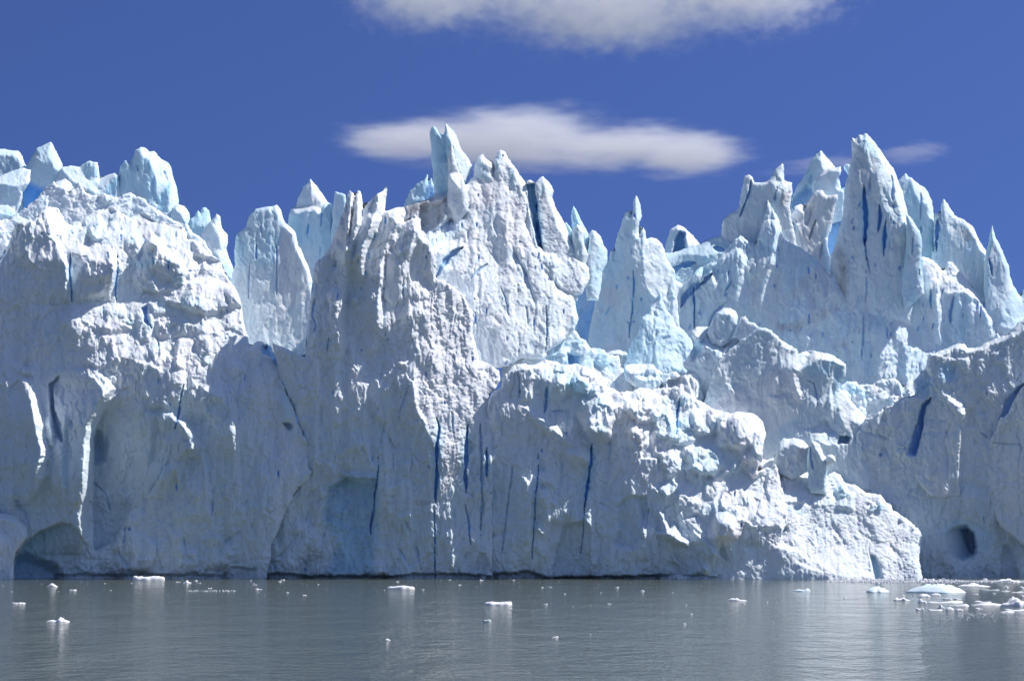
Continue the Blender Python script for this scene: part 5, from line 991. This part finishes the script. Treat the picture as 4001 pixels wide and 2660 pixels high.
     crack('B0', [(1060, 600), (1000, 680), (970, 740), (900, 850), (885, 950)], 7, 1.0, .1), crack('B0', [(1310, 850), (1300, 980)], 5, .9, .2), crack('B0', [(30, 870), (100, 870), (160, 940), (165, 1000)], 8, 1.2, .2), crack('B0', [(960, 1000), (970, 1200), (1000, 1310)], 7, 1.0, .1),
     crack('B0', [(660, 1110), (620, 1170), (580, 1180)], 8, 1.0, .1), crack('B0', [(720, 1180), (780, 1260), (800, 1330)], 8, 1.2, .2), crack('B0', [(1120, 1080), (1140, 1200), (1200, 1240)], 7, 1.0, .1), crack('B0', [(1320, 1220), (1400, 1100), (1500, 1040)], 8, 1.0, 0), crack('B0', [(1380, 1260), (1500, 1240)], 7, 1.0, 0),
     push('B1', [(30, 95), (80, 50), (120, 60), (150, 130), (150, 220), (100, 170), (40, 130)], 3.2, 6, ice=.8, deep=.35), push('B1', [(170, 555), (200, 545), (230, 560), (225, 590), (200, 600)], 1.8, 5, deep=.2), push('B1', [(310, 740), (340, 740), (342, 840), (325, 840)], 1.5, 5),
     shade('B1', [(150, 200), (240, 330), (250, 520), (160, 550), (150, 380)], r=.5, ice=.35), shade('B1', [(230, 620), (340, 700), (340, 850), (280, 880), (230, 800)], r=.9, gz=.1), lit('B1', [(-60, 70), (-20, 30), (0, 20), (60, 30), (78, 48), (30, 75), (0, 85), (-40, 120)], gz=1, r=.5), lit('A0', [(1430, 1440), (1490, 1430), (1500, 1470), (1440, 1500)], r=.9),
     tint('B1', [(-60, 160), (80, 150), (60, 260), (-40, 280)], ice=.2, dirt=.06),
     push('B0', [(300, 1400), (340, 1330), (560, 1320), (720, 1330), (860, 1315), (1000, 1325), (1200, 1320), (1360, 1330), (1420, 1280), (1568, 1290), (1568, 1390), (300, 1400)], .9, 8, ice=.2)])
ground_mass('ice_buttress', 'rounded low ice hump with a sunlit cap standing in the water at the left edge', 'ice buttress', 'B0',
      [(-180, 950), (30, 950), (60, 955), (90, 962), (115, 985), (145, 1005), (162, 1035), (168, 1090), (140, 1130), (120, 1160), (95, 1190), (85, 1250), (82, 1430), (-180, 1430)], 274, (20, 1300), gx=-.05, gz=.12, ice=.15, rim=20, jag=.7, thick=5, group=BT_G, paints=[
      lit('B0', [(-180, 945), (60, 950), (115, 985), (162, 1035), (168, 1090), (150, 1080), (120, 1020), (60, 990), (-20, 990), (-180, 1000)], gx=.4, gz=.9, r=.3), lit('B0', [(-20, 1045), (15, 1050), (15, 1075), (-10, 1100)], r=.3)])

# ---- the same wall goes on beyond both edges of the view
for nm, lab, pts, an in (('glacier_flank', 'ice wall continuing beyond the right edge of the view', [(4035, 2600), (4035, 1500), (4060, 1180), (4120, 1010), (4190, 1120), (4260, 930), (4340, 1100), (4420, 1010), (4520, 1180), (4600, 1120), (4660, 1300), (4660, 2600)], (4300, 2200)),
                         ('glacier_flank', 'ice wall continuing beyond the left edge of the view', [(-60, 2600), (-60, 1150), (-100, 900), (-180, 700), (-240, 860), (-330, 760), (-430, 900), (-520, 820), (-600, 1000), (-660, 1000), (-660, 2600)], (-300, 2200))):
    CROPS['W'] = (0, 0)
    mass(nm, lab, 'ice cliff', pts, 292 if an[0] > 0 else 281, ('W', (an[0] / .63776, an[1] / .63776)), ICE_M, gz=.12, r=.15, ice=.2, rim=20, jag=1.3, thick=14, flu=.8, kind='structure')

for k_, (lab, c_, pts_, Y_, an_) in enumerate((
    ('small broken ice blocks lodged right of the rounded boulder', 'A2', [(1380, 1130), (1385, 1060), (1402, 1000), (1430, 995), (1450, 1030), (1490, 1040), (1530, 1080), (1560, 1110), (1540, 1180), (1400, 1200)], 297, (1450, 1100)),
    ('crumbly ice knob between the leaning blocks and the rubble hollow', 'A2', [(1040, 1440), (1050, 1380), (1075, 1345), (1100, 1350), (1135, 1400), (1140, 1460), (1120, 1560), (1030, 1560)], 291.5, (1090, 1440)),
    ('low fractured ice ledge above the waterline left of the mound', 'B2', [(880, 1560), (905, 1500), (960, 1470), (1060, 1480), (1150, 1466), (1250, 1490), (1330, 1500), (1360, 1560)], 277.6, (1100, 1520)))):
    ground_mass('ice_ledge', lab, 'ice ledge', c_, pts_, Y_, an_, gx=-.02, gz=.30, r=.35, ice=.25, rim=14, jag=1.5, thick=4, sha=1.1, flu=.3)

# ------------------------------------------------------------------ glacier surface behind the front
def glacier_back():
    n, m = 220, 160
    xs = np.linspace(-420, 420, n); ys = np.linspace(0, 1, m) ** 1.5 * 900 + 322
    X, Yg = np.meshgrid(xs, ys)
    Z = 9 + 9 * fbm(X / 40, Yg / 40, 4, 5, .55, True) + 3 * fbm(X / 9, Yg / 9, 3, 8, .5, True) + 0 * X
    Z[0] = -2
    co = np.stack([X.ravel(), Yg.ravel(), Z.ravel()], 1)
    jj, ii = np.meshgrid(np.arange(m - 1), np.arange(n - 1), indexing='ij')
    a = (jj * n + ii).ravel()
    at = np.zeros((len(co), 4)); at[:, 0] = .3; at[:, 3] = 1
    o = link_mesh('glacier', co, np.stack([a, a + 1, a + n + 1, a + n], 1), at, ICE_M)
    o['kind'] = 'structure'
glacier_back()

# ------------------------------------------------------------------ lake
def water():
    m, N, Lk, b = new_mat('lake_water')
    b.inputs['Base Color'].default_value = (0.105, 0.122, 0.092, 1)
    b.inputs['Roughness'].default_value = 0.08
    b.inputs['IOR'].default_value = 1.33
    g = N.new('ShaderNodeNewGeometry')
    def wave(sx, sy, det, dist, prev, strength=1.0):
        mp_ = N.new('ShaderNodeMapping'); mp_.inputs['Scale'].default_value = (sx, sy, 1)
        mp_.inputs['Rotation'].default_value = (0, 0, 0.12)
        Lk.new(g.outputs['Position'], mp_.inputs[0])
        n_ = N.new('ShaderNodeTexNoise'); n_.inputs['Scale'].default_value = 1.0; n_.inputs['Detail'].default_value = det
        Lk.new(mp_.outputs[0], n_.inputs['Vector'])
        bp_ = N.new('ShaderNodeBump'); bp_.inputs['Distance'].default_value = dist; bp_.inputs['Strength'].default_value = strength
        Lk.new(n_.outputs['Fac'], bp_.inputs['Height'])
        if prev is not None: Lk.new(prev, bp_.inputs['Normal'])
        return bp_.outputs[0]
    a = wave(0.16, 0.10, 2, 0.45, None)
    a = wave(0.9, 0.6, 2, 0.18, a)
    a = wave(3.2, 2.6, 2, 0.075, a)
    Lk.new(a, b.inputs['Normal'])
    me = bpy.data.meshes.new('lake')
    S = 9000
    me.from_pydata([(-S, -S, 0), (S, -S, 0), (S, S, 0), (-S, S, 0)], [], [(0, 1, 2, 3)])
    me.materials.append(m)
    o = bpy.data.objects.new('water', me); COL.objects.link(o); o['kind'] = 'structure'
water()

# ------------------------------------------------------------------ floating ice
def floe_mat(name, col, sss):
    m, N, Lk, b = new_mat(name)
    b.inputs['Base Color'].default_value = (*col, 1)
    b.inputs['Roughness'].default_value = 0.5
    b.inputs['Subsurface Weight'].default_value = sss
    b.inputs['Subsurface Radius'].default_value = (.3, .7, 1); b.inputs['Subsurface Scale'].default_value = .25
    g = N.new('ShaderNodeNewGeometry')
    n2 = N.new('ShaderNodeTexNoise'); n2.inputs['Scale'].default_value = 6; n2.inputs['Detail'].default_value = 6
    Lk.new(g.outputs['Position'], n2.inputs['Vector'])
    bp_ = N.new('ShaderNodeBump'); bp_.inputs['Strength'].default_value = .5; bp_.inputs['Distance'].default_value = .06
    Lk.new(n2.outputs['Fac'], bp_.inputs['Height']); Lk.new(bp_.outputs[0], b.inputs['Normal'])
    return m
FL_W = floe_mat('floe_snow', (.84, .85, .87), .1)
FL_B = floe_mat('floe_clear_ice', (.72, .85, .90), .35)
FL_D = floe_mat('floe_murky_ice', (.50, .56, .58), .2)

def floe(name, label, cat, crop, cx, yb, w, h, style='lump', mat=None, group=None, depth=None, seed=0, peaks=None, kind=None, sc=.42391):
    """crop = index of the photo strip; cx, yb centre and waterline, w, h size in that strip"""
    u = crop * 1000 + cx * sc; v = 2200 + yb * sc
    wu, hv = w * sc, h * sc
    x, y, t = on_water(u, v)
    mpp = t / FPX
    Wm, Hm = wu * mpp, max(hv * mpp * .8, .05)
    r = np.random.default_rng(seed * 7 + int(cx * 3 + yb * 11 + w))
    Dm = depth if depth else min(Wm * .55, 3.5)
    # the far part of a flat floe adds to its height in view
    nr, na = (12, 40) if w > 60 else (6, 18)
    if w < 30: nr, na = 3, 9
    A = np.linspace(0, 2 * np.pi, na, endpoint=False)
    ph = r.random(8) * 6.28
    rad = 1 + .10 * np.sin(2 * A + ph[0]) + .09 * np.sin(3 * A + ph[1]) + .06 * np.sin(5 * A + ph[2]) + .05 * np.sin(9 * A + ph[3])
    rad = rad / max((rad * np.abs(np.cos(A))).max(), 1e-3)
    co = []; rings = []
    nz = r.random((nr + 2, na))
    prof = [(1.0 - (k / nr)) for k in range(nr)]
    sp = r.random(2) * 50
    def height(px_, rr):
        # px_ in -1..1 along the width, rr 0..1 from centre
        if style == 'plate':
            e = min(1.0, ((1 - rr) / .10)) if rr < 1 else 0
            bse = .8 + .2 * math.sin(px_ * 5 + ph[4]) * .6
            return bse * e ** .6
        if style == 'dome':
            return max(0, 1 - rr ** 2.0) ** .8
        if peaks:
            s = 0.0
            for (c_, a_, s_) in peaks:
                s = max(s, a_ * math.exp(-((px_ - c_) / s_) ** 2))
            return s * max(0, 1 - rr ** 4) ** .5
        return (.55 + .45 * math.sin(px_ * 3.2 + ph[5])) * max(0, 1 - rr ** 3) ** .6 + .1 * (1 - rr)
    # underwater ring, waterline ring, then inward
    for k in range(-1, nr):
        ring = []
        for q in range(na):
            if k == -1:
                rr, z = 1.0, -.35
            elif k == 0:
                rr, z = 1.0, -.02
            else:
                rr = 1 - (k / nr) ** 1.0 * .97
                px_ = rr * rad[q] * math.cos(A[q])
                bump = 1 + .35 * (nz[k, q] - .5) + .3 * (nz[k // 2, q // 2] - .5)
                z = Hm * height(px_, rr) * bump
            f = .93 if k == -1 else 1.0
            jx = (nz[k, q] - .5) * .05 if k > 0 else 0
            co.append((Wm / 2 * (rr * rad[q] * math.cos(A[q]) * f + jx), Dm / 2 * rr * rad[q] * math.sin(A[q]) * f, z))
            ring.append(len(co) - 1)
        rings.append(ring)
    co.append((0, 0, Hm * height(0, 0))); top = len(co) - 1
    faces = []
    for a_, b_ in zip(rings[:-1], rings[1:]):
        for q in range(na):
            q2 = (q + 1) % na
            faces.append((a_[q], a_[q2], b_[q2], b_[q]))
    for q in range(na):
        faces.append((rings[-1][q], rings[-1][(q + 1) % na], top))
    me = bpy.data.meshes.new(name); me.from_pydata(co, [], faces); me.materials.append(mat or FL_W)
    if style == 'dome' or w > 60:
        me.polygons.foreach_set('use_smooth', np.full(len(faces), True))
    o = bpy.data.objects.new(name, me); COL.objects.link(o)
    o.location = (x, y + Dm * .42, 0)
    if kind: o['kind'] = kind
    o['label'] = label; o['category'] = cat
    if group: o['group'] = group
    return o

FG = 'ice floes drifting on the lake'
F_ = lambda *a, **k: floe('ice_floe', a[0], 'ice floe', *a[1:], **dict(dict(group=FG), **k))
F_('long pale low iceberg against the foot of the left cliff', 0, 1345, 155, 325, 42, 'plate', depth=3.5)
F_('lumpy white floe left of the vertical light streak, nearest the cliff', 0, 478, 215, 120, 30)
F_('thin flat white floe just left of the light streak', 0, 667, 248, 78, 8, 'plate')
F_('long thin flat floe close to the left edge of the lake', 0, 158, 372, 140, 13, 'plate')
F_('two part floe with a low tail and a humped right end, left foreground', 0, 525, 540, 228, 46, peaks=[(-.6, .45, .45), (.2, 1.0, .28), (.55, .5, .4)])
F_('small stacked double floe right of the long low iceberg', 0, 1720, 180, 90, 26, peaks=[(0, 1, .3), (0, .4, .9)])
F_('plate of white ice with a lumpy rim in open water left of centre', 1, 1335, 238, 272, 36, 'plate')
F_('long smooth white plate of ice floating in the bright reflection', 1, 2240, 386, 282, 34, 'plate', depth=3.0)
F_('small squarish ice chunk in the bright centre reflection', 1, 2132, 546, 78, 34, 'plate', mat=FL_D)
F_('small jagged floe alone in dark foreground water left of centre', 1, 1213, 706, 62, 13)
F_('wedge shaped white floe right of centre', 2, 2085, 345, 202, 28, peaks=[(-.5, 1, .4), (-.1, .9, .3), (.6, .35, .5)])
F_('white floe with its peak at the right end, before the bright mound', 3, 318, 258, 172, 38, peaks=[(.65, 1, .32), (-.3, .5, .7)], mat=FL_B)
F_('pale blue domed floe left of the big blue iceberg', 3, 1030, 267, 228, 55, 'dome', mat=FL_B, depth=4)
floe('iceberg', 'large pale blue whaleback iceberg among the drifting brash ice', 'iceberg', 3, 1610, 273, 612, 84, 'dome', FL_B, depth=6.5)
F_('lumpy white floe lower left of the blue iceberg', 3, 1240, 343, 166, 32, peaks=[(-.6, .9, .3), (.2, 1, .3), (0, .6, .9)])
F_('pointed white floe at the left tip of the long slush bar', 3, 1430, 362, 102, 40, peaks=[(-.3, 1, .4), (.4, .5, .4)])
F_('oval white floe touching the front of the blue iceberg', 3, 1445, 308, 120, 30, 'dome')
F_('flat white floe under the middle of the blue iceberg', 3, 1555, 294, 112, 20, 'dome')
F_('long bar of slushy white ice below the blue iceberg', 3, 1660, 364, 372, 26, depth=2.2)
F_('thin ice plate above the right half of the slush bar', 3, 1750, 333, 76, 13, 'plate')
F_('narrow pale floe above the centre of the slush bar', 3, 1665, 331, 90, 9, 'plate')
F_('two lobed white floe lowest left of the floe field', 3, 1405, 429, 86, 26, peaks=[(-.6, .8, .3), (.6, 1, .3), (0, .5, .7)])
F_('small pyramid shaped floe in the middle of the floe field', 3, 1600, 412, 70, 38, peaks=[(-.1, 1, .4), (0, .6, .8)])
F_('oval white floe touching the right of the small pyramid shaped floe', 3, 1680, 430, 86, 28, 'dome')
F_('small oval floe, last to the right in the lower row', 3, 1770, 437, 80, 22, 'dome')
F_('strip of slush left of the oval floes in the lower row', 3, 1555, 433, 150, 16, depth=1.2)
F_('long jagged white floe right behind the blue iceberg', 3, 1912, 214, 310, 34, peaks=[(0, 1, .35), (-.5, .6, .5), (.6, .4, .4)])
F_('small peaked floe between the jagged floe and the right edge', 3, 2200, 223, 62, 19, peaks=[(0, 1, .4), (0, .4, 1)])
F_('white floe cut by the right edge of the view, below the cliff buttress', 3, 2360, 230, 90, 24)
F_('small oval floe at the foot of the right cliff', 3, 2005, 152, 56, 15, 'dome')
F_('long white floe against the right cliff at the edge of the view', 3, 2235, 173, 264, 36, peaks=[(-.4, .8, .5), (0, 1, .3), (.5, .4, .5)])
F_('slushy streak of ice right of the blue iceberg tip', 3, 2060, 247, 205, 14, depth=1.2, mat=FL_D)
F_('thin slush streak continuing towards the right edge', 3, 2195, 258, 110, 9, depth=.8, mat=FL_D)
F_('slush streak ending at the right edge under the peaked floe', 3, 2305, 267, 120, 12, depth=1)
F_('tiny floe alone in grey water right of the blue iceberg', 3, 2087, 278, 42, 12)
F_('tiny floe just below the right tip of the blue iceberg', 3, 1917, 285, 52, 12)
F_('flat ragged floe left of the long arm of the white mound', 3, 1800, 394, 152, 22, depth=1.5)
F_('narrow ragged floe above the long arm of the white mound', 3, 1998, 359, 190, 18, depth=1.2)
F_('low white ice arm reaching left from the mound at the right edge', 3, 2075, 387, 420, 20, depth=2.0)
floe('iceberg', 'white mound shaped iceberg cut by the right edge of the view', 'iceberg', 3, 2330, 402, 310, 92, 'x', FL_W, depth=4, peaks=[(-.1, 1, .45), (-.7, .5, .3), (.6, .8, .5)])
F_('small flat floe at the right edge above the mound', 3, 2348, 306, 40, 16, 'dome')
F_('long flat floe lowest at the right edge', 3, 2290, 436, 220, 22, depth=1.8)
F_('ragged thin floe under the lowest floe at the right edge', 3, 2215, 449, 150, 12, depth=.9)
F_('small ragged floe under the middle of the white ice arm', 3, 1955, 420, 86, 13)
F_('sliver of ice above the row of oval floes', 3, 1690, 392, 60, 10)
F_('low iceberg sliver at the foot of the cliff left of centre', 0, 2150, 133, 230, 12, 'dome', mat=FL_D, depth=1.5)
SMALL = [(0, 1640, 172, 50, 6), (0, 1807, 161, 40, 7), (0, 1840, 181, 30, 6), (0, 1932, 230, 45, 9), (0, 2100, 254, 35, 6), (0, 2158, 254, 26, 8), (0, 343, 149, 14, 8), (0, 967, 184, 16, 7), (0, 1210, 183, 16, 6),
         (0, 2310, 162, 20, 8), (0, 380, 190, 16, 5), (0, 2340, 185, 24, 5), (0, 2340, 198, 34, 5), (0, 30, 131, 32, 8), (0, 1020, 247, 22, 6), (0, 1368, 236, 10, 6), (0, 108, 260, 22, 6), (0, 1900, 254, 34, 4), (0, 1740, 260, 12, 6),
         (0, 1757, 252, 14, 8), (0, 1375, 172, 12, 5), (0, 540, 258, 20, 5), (0, 24, 206, 14, 5), (0, 803, 186, 10, 7), (1, 245, 153, 50, 10), (1, 220, 169, 46, 5), (1, 575, 194, 26, 6), (1, 447, 293, 42, 8), (1, 290, 269, 36, 5),
         (1, 20, 239, 72, 9), (1, 1302, 170, 40, 6), (1, 1540, 243, 36, 7), (1, 1185, 247, 18, 7), (1, 1450, 265, 24, 6), (1, 1783, 152, 32, 5), (1, 2076, 156, 42, 14), (1, 1882, 199, 46, 7), (1, 5, 196, 20, 6), (1, 2350, 418, 22, 6),
         (2, 15, 156, 28, 8), (2, 282, 223, 38, 7), (2, 355, 218, 32, 6), (2, 968, 223, 44, 9), (2, 1203, 257, 50, 11), (2, 485, 281, 28, 6), (2, 310, 379, 46, 10), (2, 897, 373, 42, 10), (2, 1480, 269, 22, 6), (2, 1653, 470, 36, 11),
         (2, 1593, 559, 40, 11), (2, 400, 678, 64, 9), (2, 722, 655, 22, 12), (2, 2138, 374, 38, 12), (2, 565, 397, 14, 8), (2, 725, 384, 12, 5), (2, 2350, 359, 32, 12), (2, 820, 269, 18, 5), (2, 1605, 382, 22, 6), (2, 967, 250, 10, 6),
         (2, 25, 474, 8, 8), (2, 42, 474, 8, 9), (2, 185, 436, 8, 6), (2, 200, 436, 8, 6), (2, 235, 427, 8, 6), (2, 375, 626, 10, 8), (3, 1350, 298, 30, 12), (3, 710, 317, 40, 10), (3, 1250, 299, 50, 10), (3, 1143, 225, 16, 7), (3, 50, 545, 20, 9)]
for s in SMALL:
    floe('ice_fragment', 'tiny white ice fragment floating alone on the grey lake', 'ice fragment', *s, 'lump', group='small ice fragments scattered on the lake', mat=FL_W)

def brash():
    """slush and crumbs beyond counting: the belt along the right cliff and the crumbs before the floes"""
    r = np.random.default_rng(5)
    V, Fc = [], []
    def chunk(u, v, w, h):
        x, y, t = on_water(u, v); mpp = t / FPX
        w2, h2 = w * mpp / 2, h * mpp
        b = len(V); n = 6
        a0 = r.random() * 6
        for k in range(n):
            a = a0 + k * 2 * math.pi / n
            V.append((x + w2 * math.cos(a) * (.7 + .5 * r.random()), y + w2 * .9 * math.sin(a), -.05))
        for k in range(n):
            a = a0 + k * 2 * math.pi / n
            V.append((x + w2 * .6 * math.cos(a), y + w2 * .5 * math.sin(a), h2 * (.6 + .6 * r.random())))
        for k in range(n):
            k2 = (k + 1) % n
            Fc.append((b + k, b + k2, b + n + k2, b + n + k))
        Fc.append(tuple(b + n + k for k in range(n)))
    for k in range(1500):
        s = r.random()
        cx = 540 + s * 1860
        thick = 3 + 14 * min(1, (cx - 540) / 500) * (1 if cx < 1750 else .45)
        chunk(3000 + cx * .424, 2200 + (168 + r.normal() * .38 * thick) * .424, r.uniform(5, 26) * .424, r.uniform(3, 10) * .424)
    for k in range(90):
        cx = r.normal(1520, 130)
        chunk(3000 + cx * .424, 2200 + (166 + r.normal() * 4) * .424, r.uniform(14, 40) * .424, r.uniform(8, 22) * .424)
    for k in range(40):
        cx = r.normal(1030, 40)
        chunk(3000 + cx * .424, 2200 + (158 + r.normal() * 3) * .424, r.uniform(14, 30) * .424, r.uniform(6, 18) * .424)
    for k in range(190):
        cx = r.uniform(1750, 2359) if r.random() < .8 else r.uniform(1400, 1800)
        vy = 455 + abs(r.normal()) * 28 if cx > 1750 else 520 + r.normal() * 20
        chunk(3000 + cx * .424, 2200 + vy * .424, r.uniform(4, 22) * .424, r.uniform(2, 5) * .424)
    for k in range(60):
        chunk(r.uniform(735, 915), 2200 + (253 + r.normal() * 2) * .424, r.uniform(2, 7), r.uniform(1, 2.5))
    for k in range(130):                       # stray crumbs all over the far lake
        vv_ = 2200 + (150 + abs(r.normal()) * 90) * .424
        chunk(r.uniform(0, 4000), vv_, r.uniform(1.2, 4), r.uniform(.6, 1.6))
    me = bpy.data.meshes.new('brash_ice'); me.from_pydata(V, [], Fc); me.materials.append(FL_W)
    o = bpy.data.objects.new('brash_ice', me); COL.objects.link(o)
    o['kind'] = 'stuff'; o['label'] = 'crushed white ice slush drifting along the foot of the right cliff'; o['category'] = 'brash ice'
brash()

# ------------------------------------------------------------------ clouds
def cloud(name, label, outline_px, D, thick, dens, stretch, edge, seed, vol_noise=1.0):
    """a lens of droplets: an ellipsoid holding an uneven volume. outline_px = list of (cx, cy, rx, ry) lobes in px"""
    lobes = []
    for (cx, cy, rx, ry, a) in outline_px:
        x, y, z = world_pt(np.float64(cx), np.float64(cy), np.float64(D))
        k = D / FPX
        lobes.append((x, y, z, rx * k, ry * k, a))
    x0 = min(l[0] - l[3] * 1.5 for l in lobes); x1 = max(l[0] + l[3] * 1.5 for l in lobes)
    z0 = min(l[2] - l[4] * 1.5 for l in lobes); z1 = max(l[2] + l[4] * 1.5 for l in lobes)
    c = ((x0 + x1) / 2, D, (z0 + z1) / 2); h = ((x1 - x0) / 2, thick / 2, (z1 - z0) / 2)
    import bmesh
    bm = bmesh.new(); bmesh.ops.create_icosphere(bm, subdivisions=4, radius=1.0)
    for v in bm.verts:                       # a squared-off rounded hull that holds the lobes
        s = max(abs(v.co.x), abs(v.co.y), abs(v.co.z))
        q = v.co * (1 / s) * .55 + v.co * .45
        v.co = Vector((q.x * h[0] * 1.05, q.y * h[1] * 1.05, q.z * h[2] * 1.05))
    me = bpy.data.meshes.new(name); bm.to_mesh(me); bm.free()
    m = bpy.data.materials.new(name + '_droplets'); m.use_nodes = True
    N, Lk = m.node_tree.nodes, m.node_tree.links; N.clear()
    out = N.new('ShaderNodeOutputMaterial'); pv = N.new('ShaderNodeVolumePrincipled')
    pv.inputs['Color'].default_value = (1, 1, 1, 1); pv.inputs['Anisotropy'].default_value = 0.0
    Lk.new(pv.outputs[0], out.inputs['Volume'])
    tco = N.new('ShaderNodeTexCoord')
    def M(op, a, b=None, c_=None):
        n_ = N.new('ShaderNodeMath'); n_.operation = op
        for k, v in enumerate((a, b, c_)):
            if v is None: continue
            if isinstance(v, (int, float)): n_.inputs[k].default_value = v
            else: Lk.new(v, n_.inputs[k])
        return n_.outputs[0]
    acc = None
    for (lx, ly, lz, rx, ry, a) in lobes:
        mp_ = N.new('ShaderNodeMapping'); mp_.vector_type = 'POINT'
        # object coordinates are metres from the cloud's centre
        sb = N.new('ShaderNodeVectorMath'); sb.operation = 'SUBTRACT'; sb.inputs[1].default_value = (lx - c[0], 0, lz - c[2])
        rt = N.new('ShaderNodeVectorRotate'); rt.rotation_type = 'Y_AXIS'; rt.inputs['Angle'].default_value = a
        dv = N.new('ShaderNodeVectorMath'); dv.operation = 'DIVIDE'; dv.inputs[1].default_value = (rx, thick * .42, ry)
        ln = N.new('ShaderNodeVectorMath'); ln.operation = 'LENGTH'
        Lk.new(tco.outputs['Object'], sb.inputs[0]); Lk.new(sb.outputs[0], rt.inputs['Vector']); Lk.new(rt.outputs[0], dv.inputs[0]); Lk.new(dv.outputs[0], ln.inputs[0])
        v = M('SUBTRACT', 1.0, ln.outputs['Value'])
        acc = v if acc is None else M('SMOOTH_MAX', acc, v, .25)
    k = D / FPX
    mp2 = N.new('ShaderNodeMapping'); mp2.inputs['Scale'].default_value = (1 / (stretch[0] * k), 1 / (stretch[0] * k), 1 / (stretch[1] * k))
    mp2.inputs['Rotation'].default_value = (0, math.radians(stretch[2]), 0); mp2.inputs['Location'].default_value = (seed * 3.1, seed, seed * 1.7)
    Lk.new(tco.outputs['Object'], mp2.inputs[0])
    nz = N.new('ShaderNodeTexNoise'); nz.inputs['Scale'].default_value = 1; nz.inputs['Detail'].default_value = 8; nz.inputs['Roughness'].default_value = .64
    Lk.new(mp2.outputs[0], nz.inputs['Vector'])
    v = M('ADD', acc, M('MULTIPLY', M('SUBTRACT', nz.outputs['Fac'], .5), edge))
    mr = N.new('ShaderNodeMapRange'); mr.interpolation_type = 'SMOOTHSTEP'
    mr.inputs['From Min'].default_value = .0; mr.inputs['From Max'].default_value = .72
    Lk.new(v, mr.inputs['Value'])
    d = M('MULTIPLY', M('MULTIPLY', mr.outputs[0], mr.outputs[0]), dens)
    Lk.new(d, pv.inputs['Density'])
    me.materials.append(m)
    o = bpy.data.objects.new(name, me); COL.objects.link(o); o.location = c
    o['label'] = label; o['category'] = 'cloud'; o['kind'] = 'thing'
    return o
CD = 6000.0
cloud('cloud', 'broad white cloud with ragged lower edge cut by the top of the view',
      [(2300, -60, 900, 260, 0), (1700, -45, 430, 215, .1), (2860, -60, 560, 240, -.1), (2380, 60, 600, 180, 0)], CD, 620, .0068, (75, 50, 25), 1.7, 1)
cloud('cloud', 'smooth lens shaped white cloud behind the twin horned pinnacle',
      [(2000, 545, 560, 165, .02), (1680, 550, 480, 95, .0), (2420, 575, 470, 100, .06), (2680, 600, 330, 110, .03)], 9500.0, 1000, .0058, (230, 34, 9), 1.35, 2)
cloud('cloud', 'faint wisp of cloud behind the tip of the great horn',
      [(3560, 600, 210, 62, .12), (3250, 640, 360, 45, .1)], 8000.0, 300, .0022, (120, 22, -12), 1.7, 3)

bpy.context.view_layer.update()
for s_ in STATS:
    if s_[1] > 60000: print(s_)
print('TOTAL faces', sum(s[1] for s in STATS), 'masses', len(STATS))
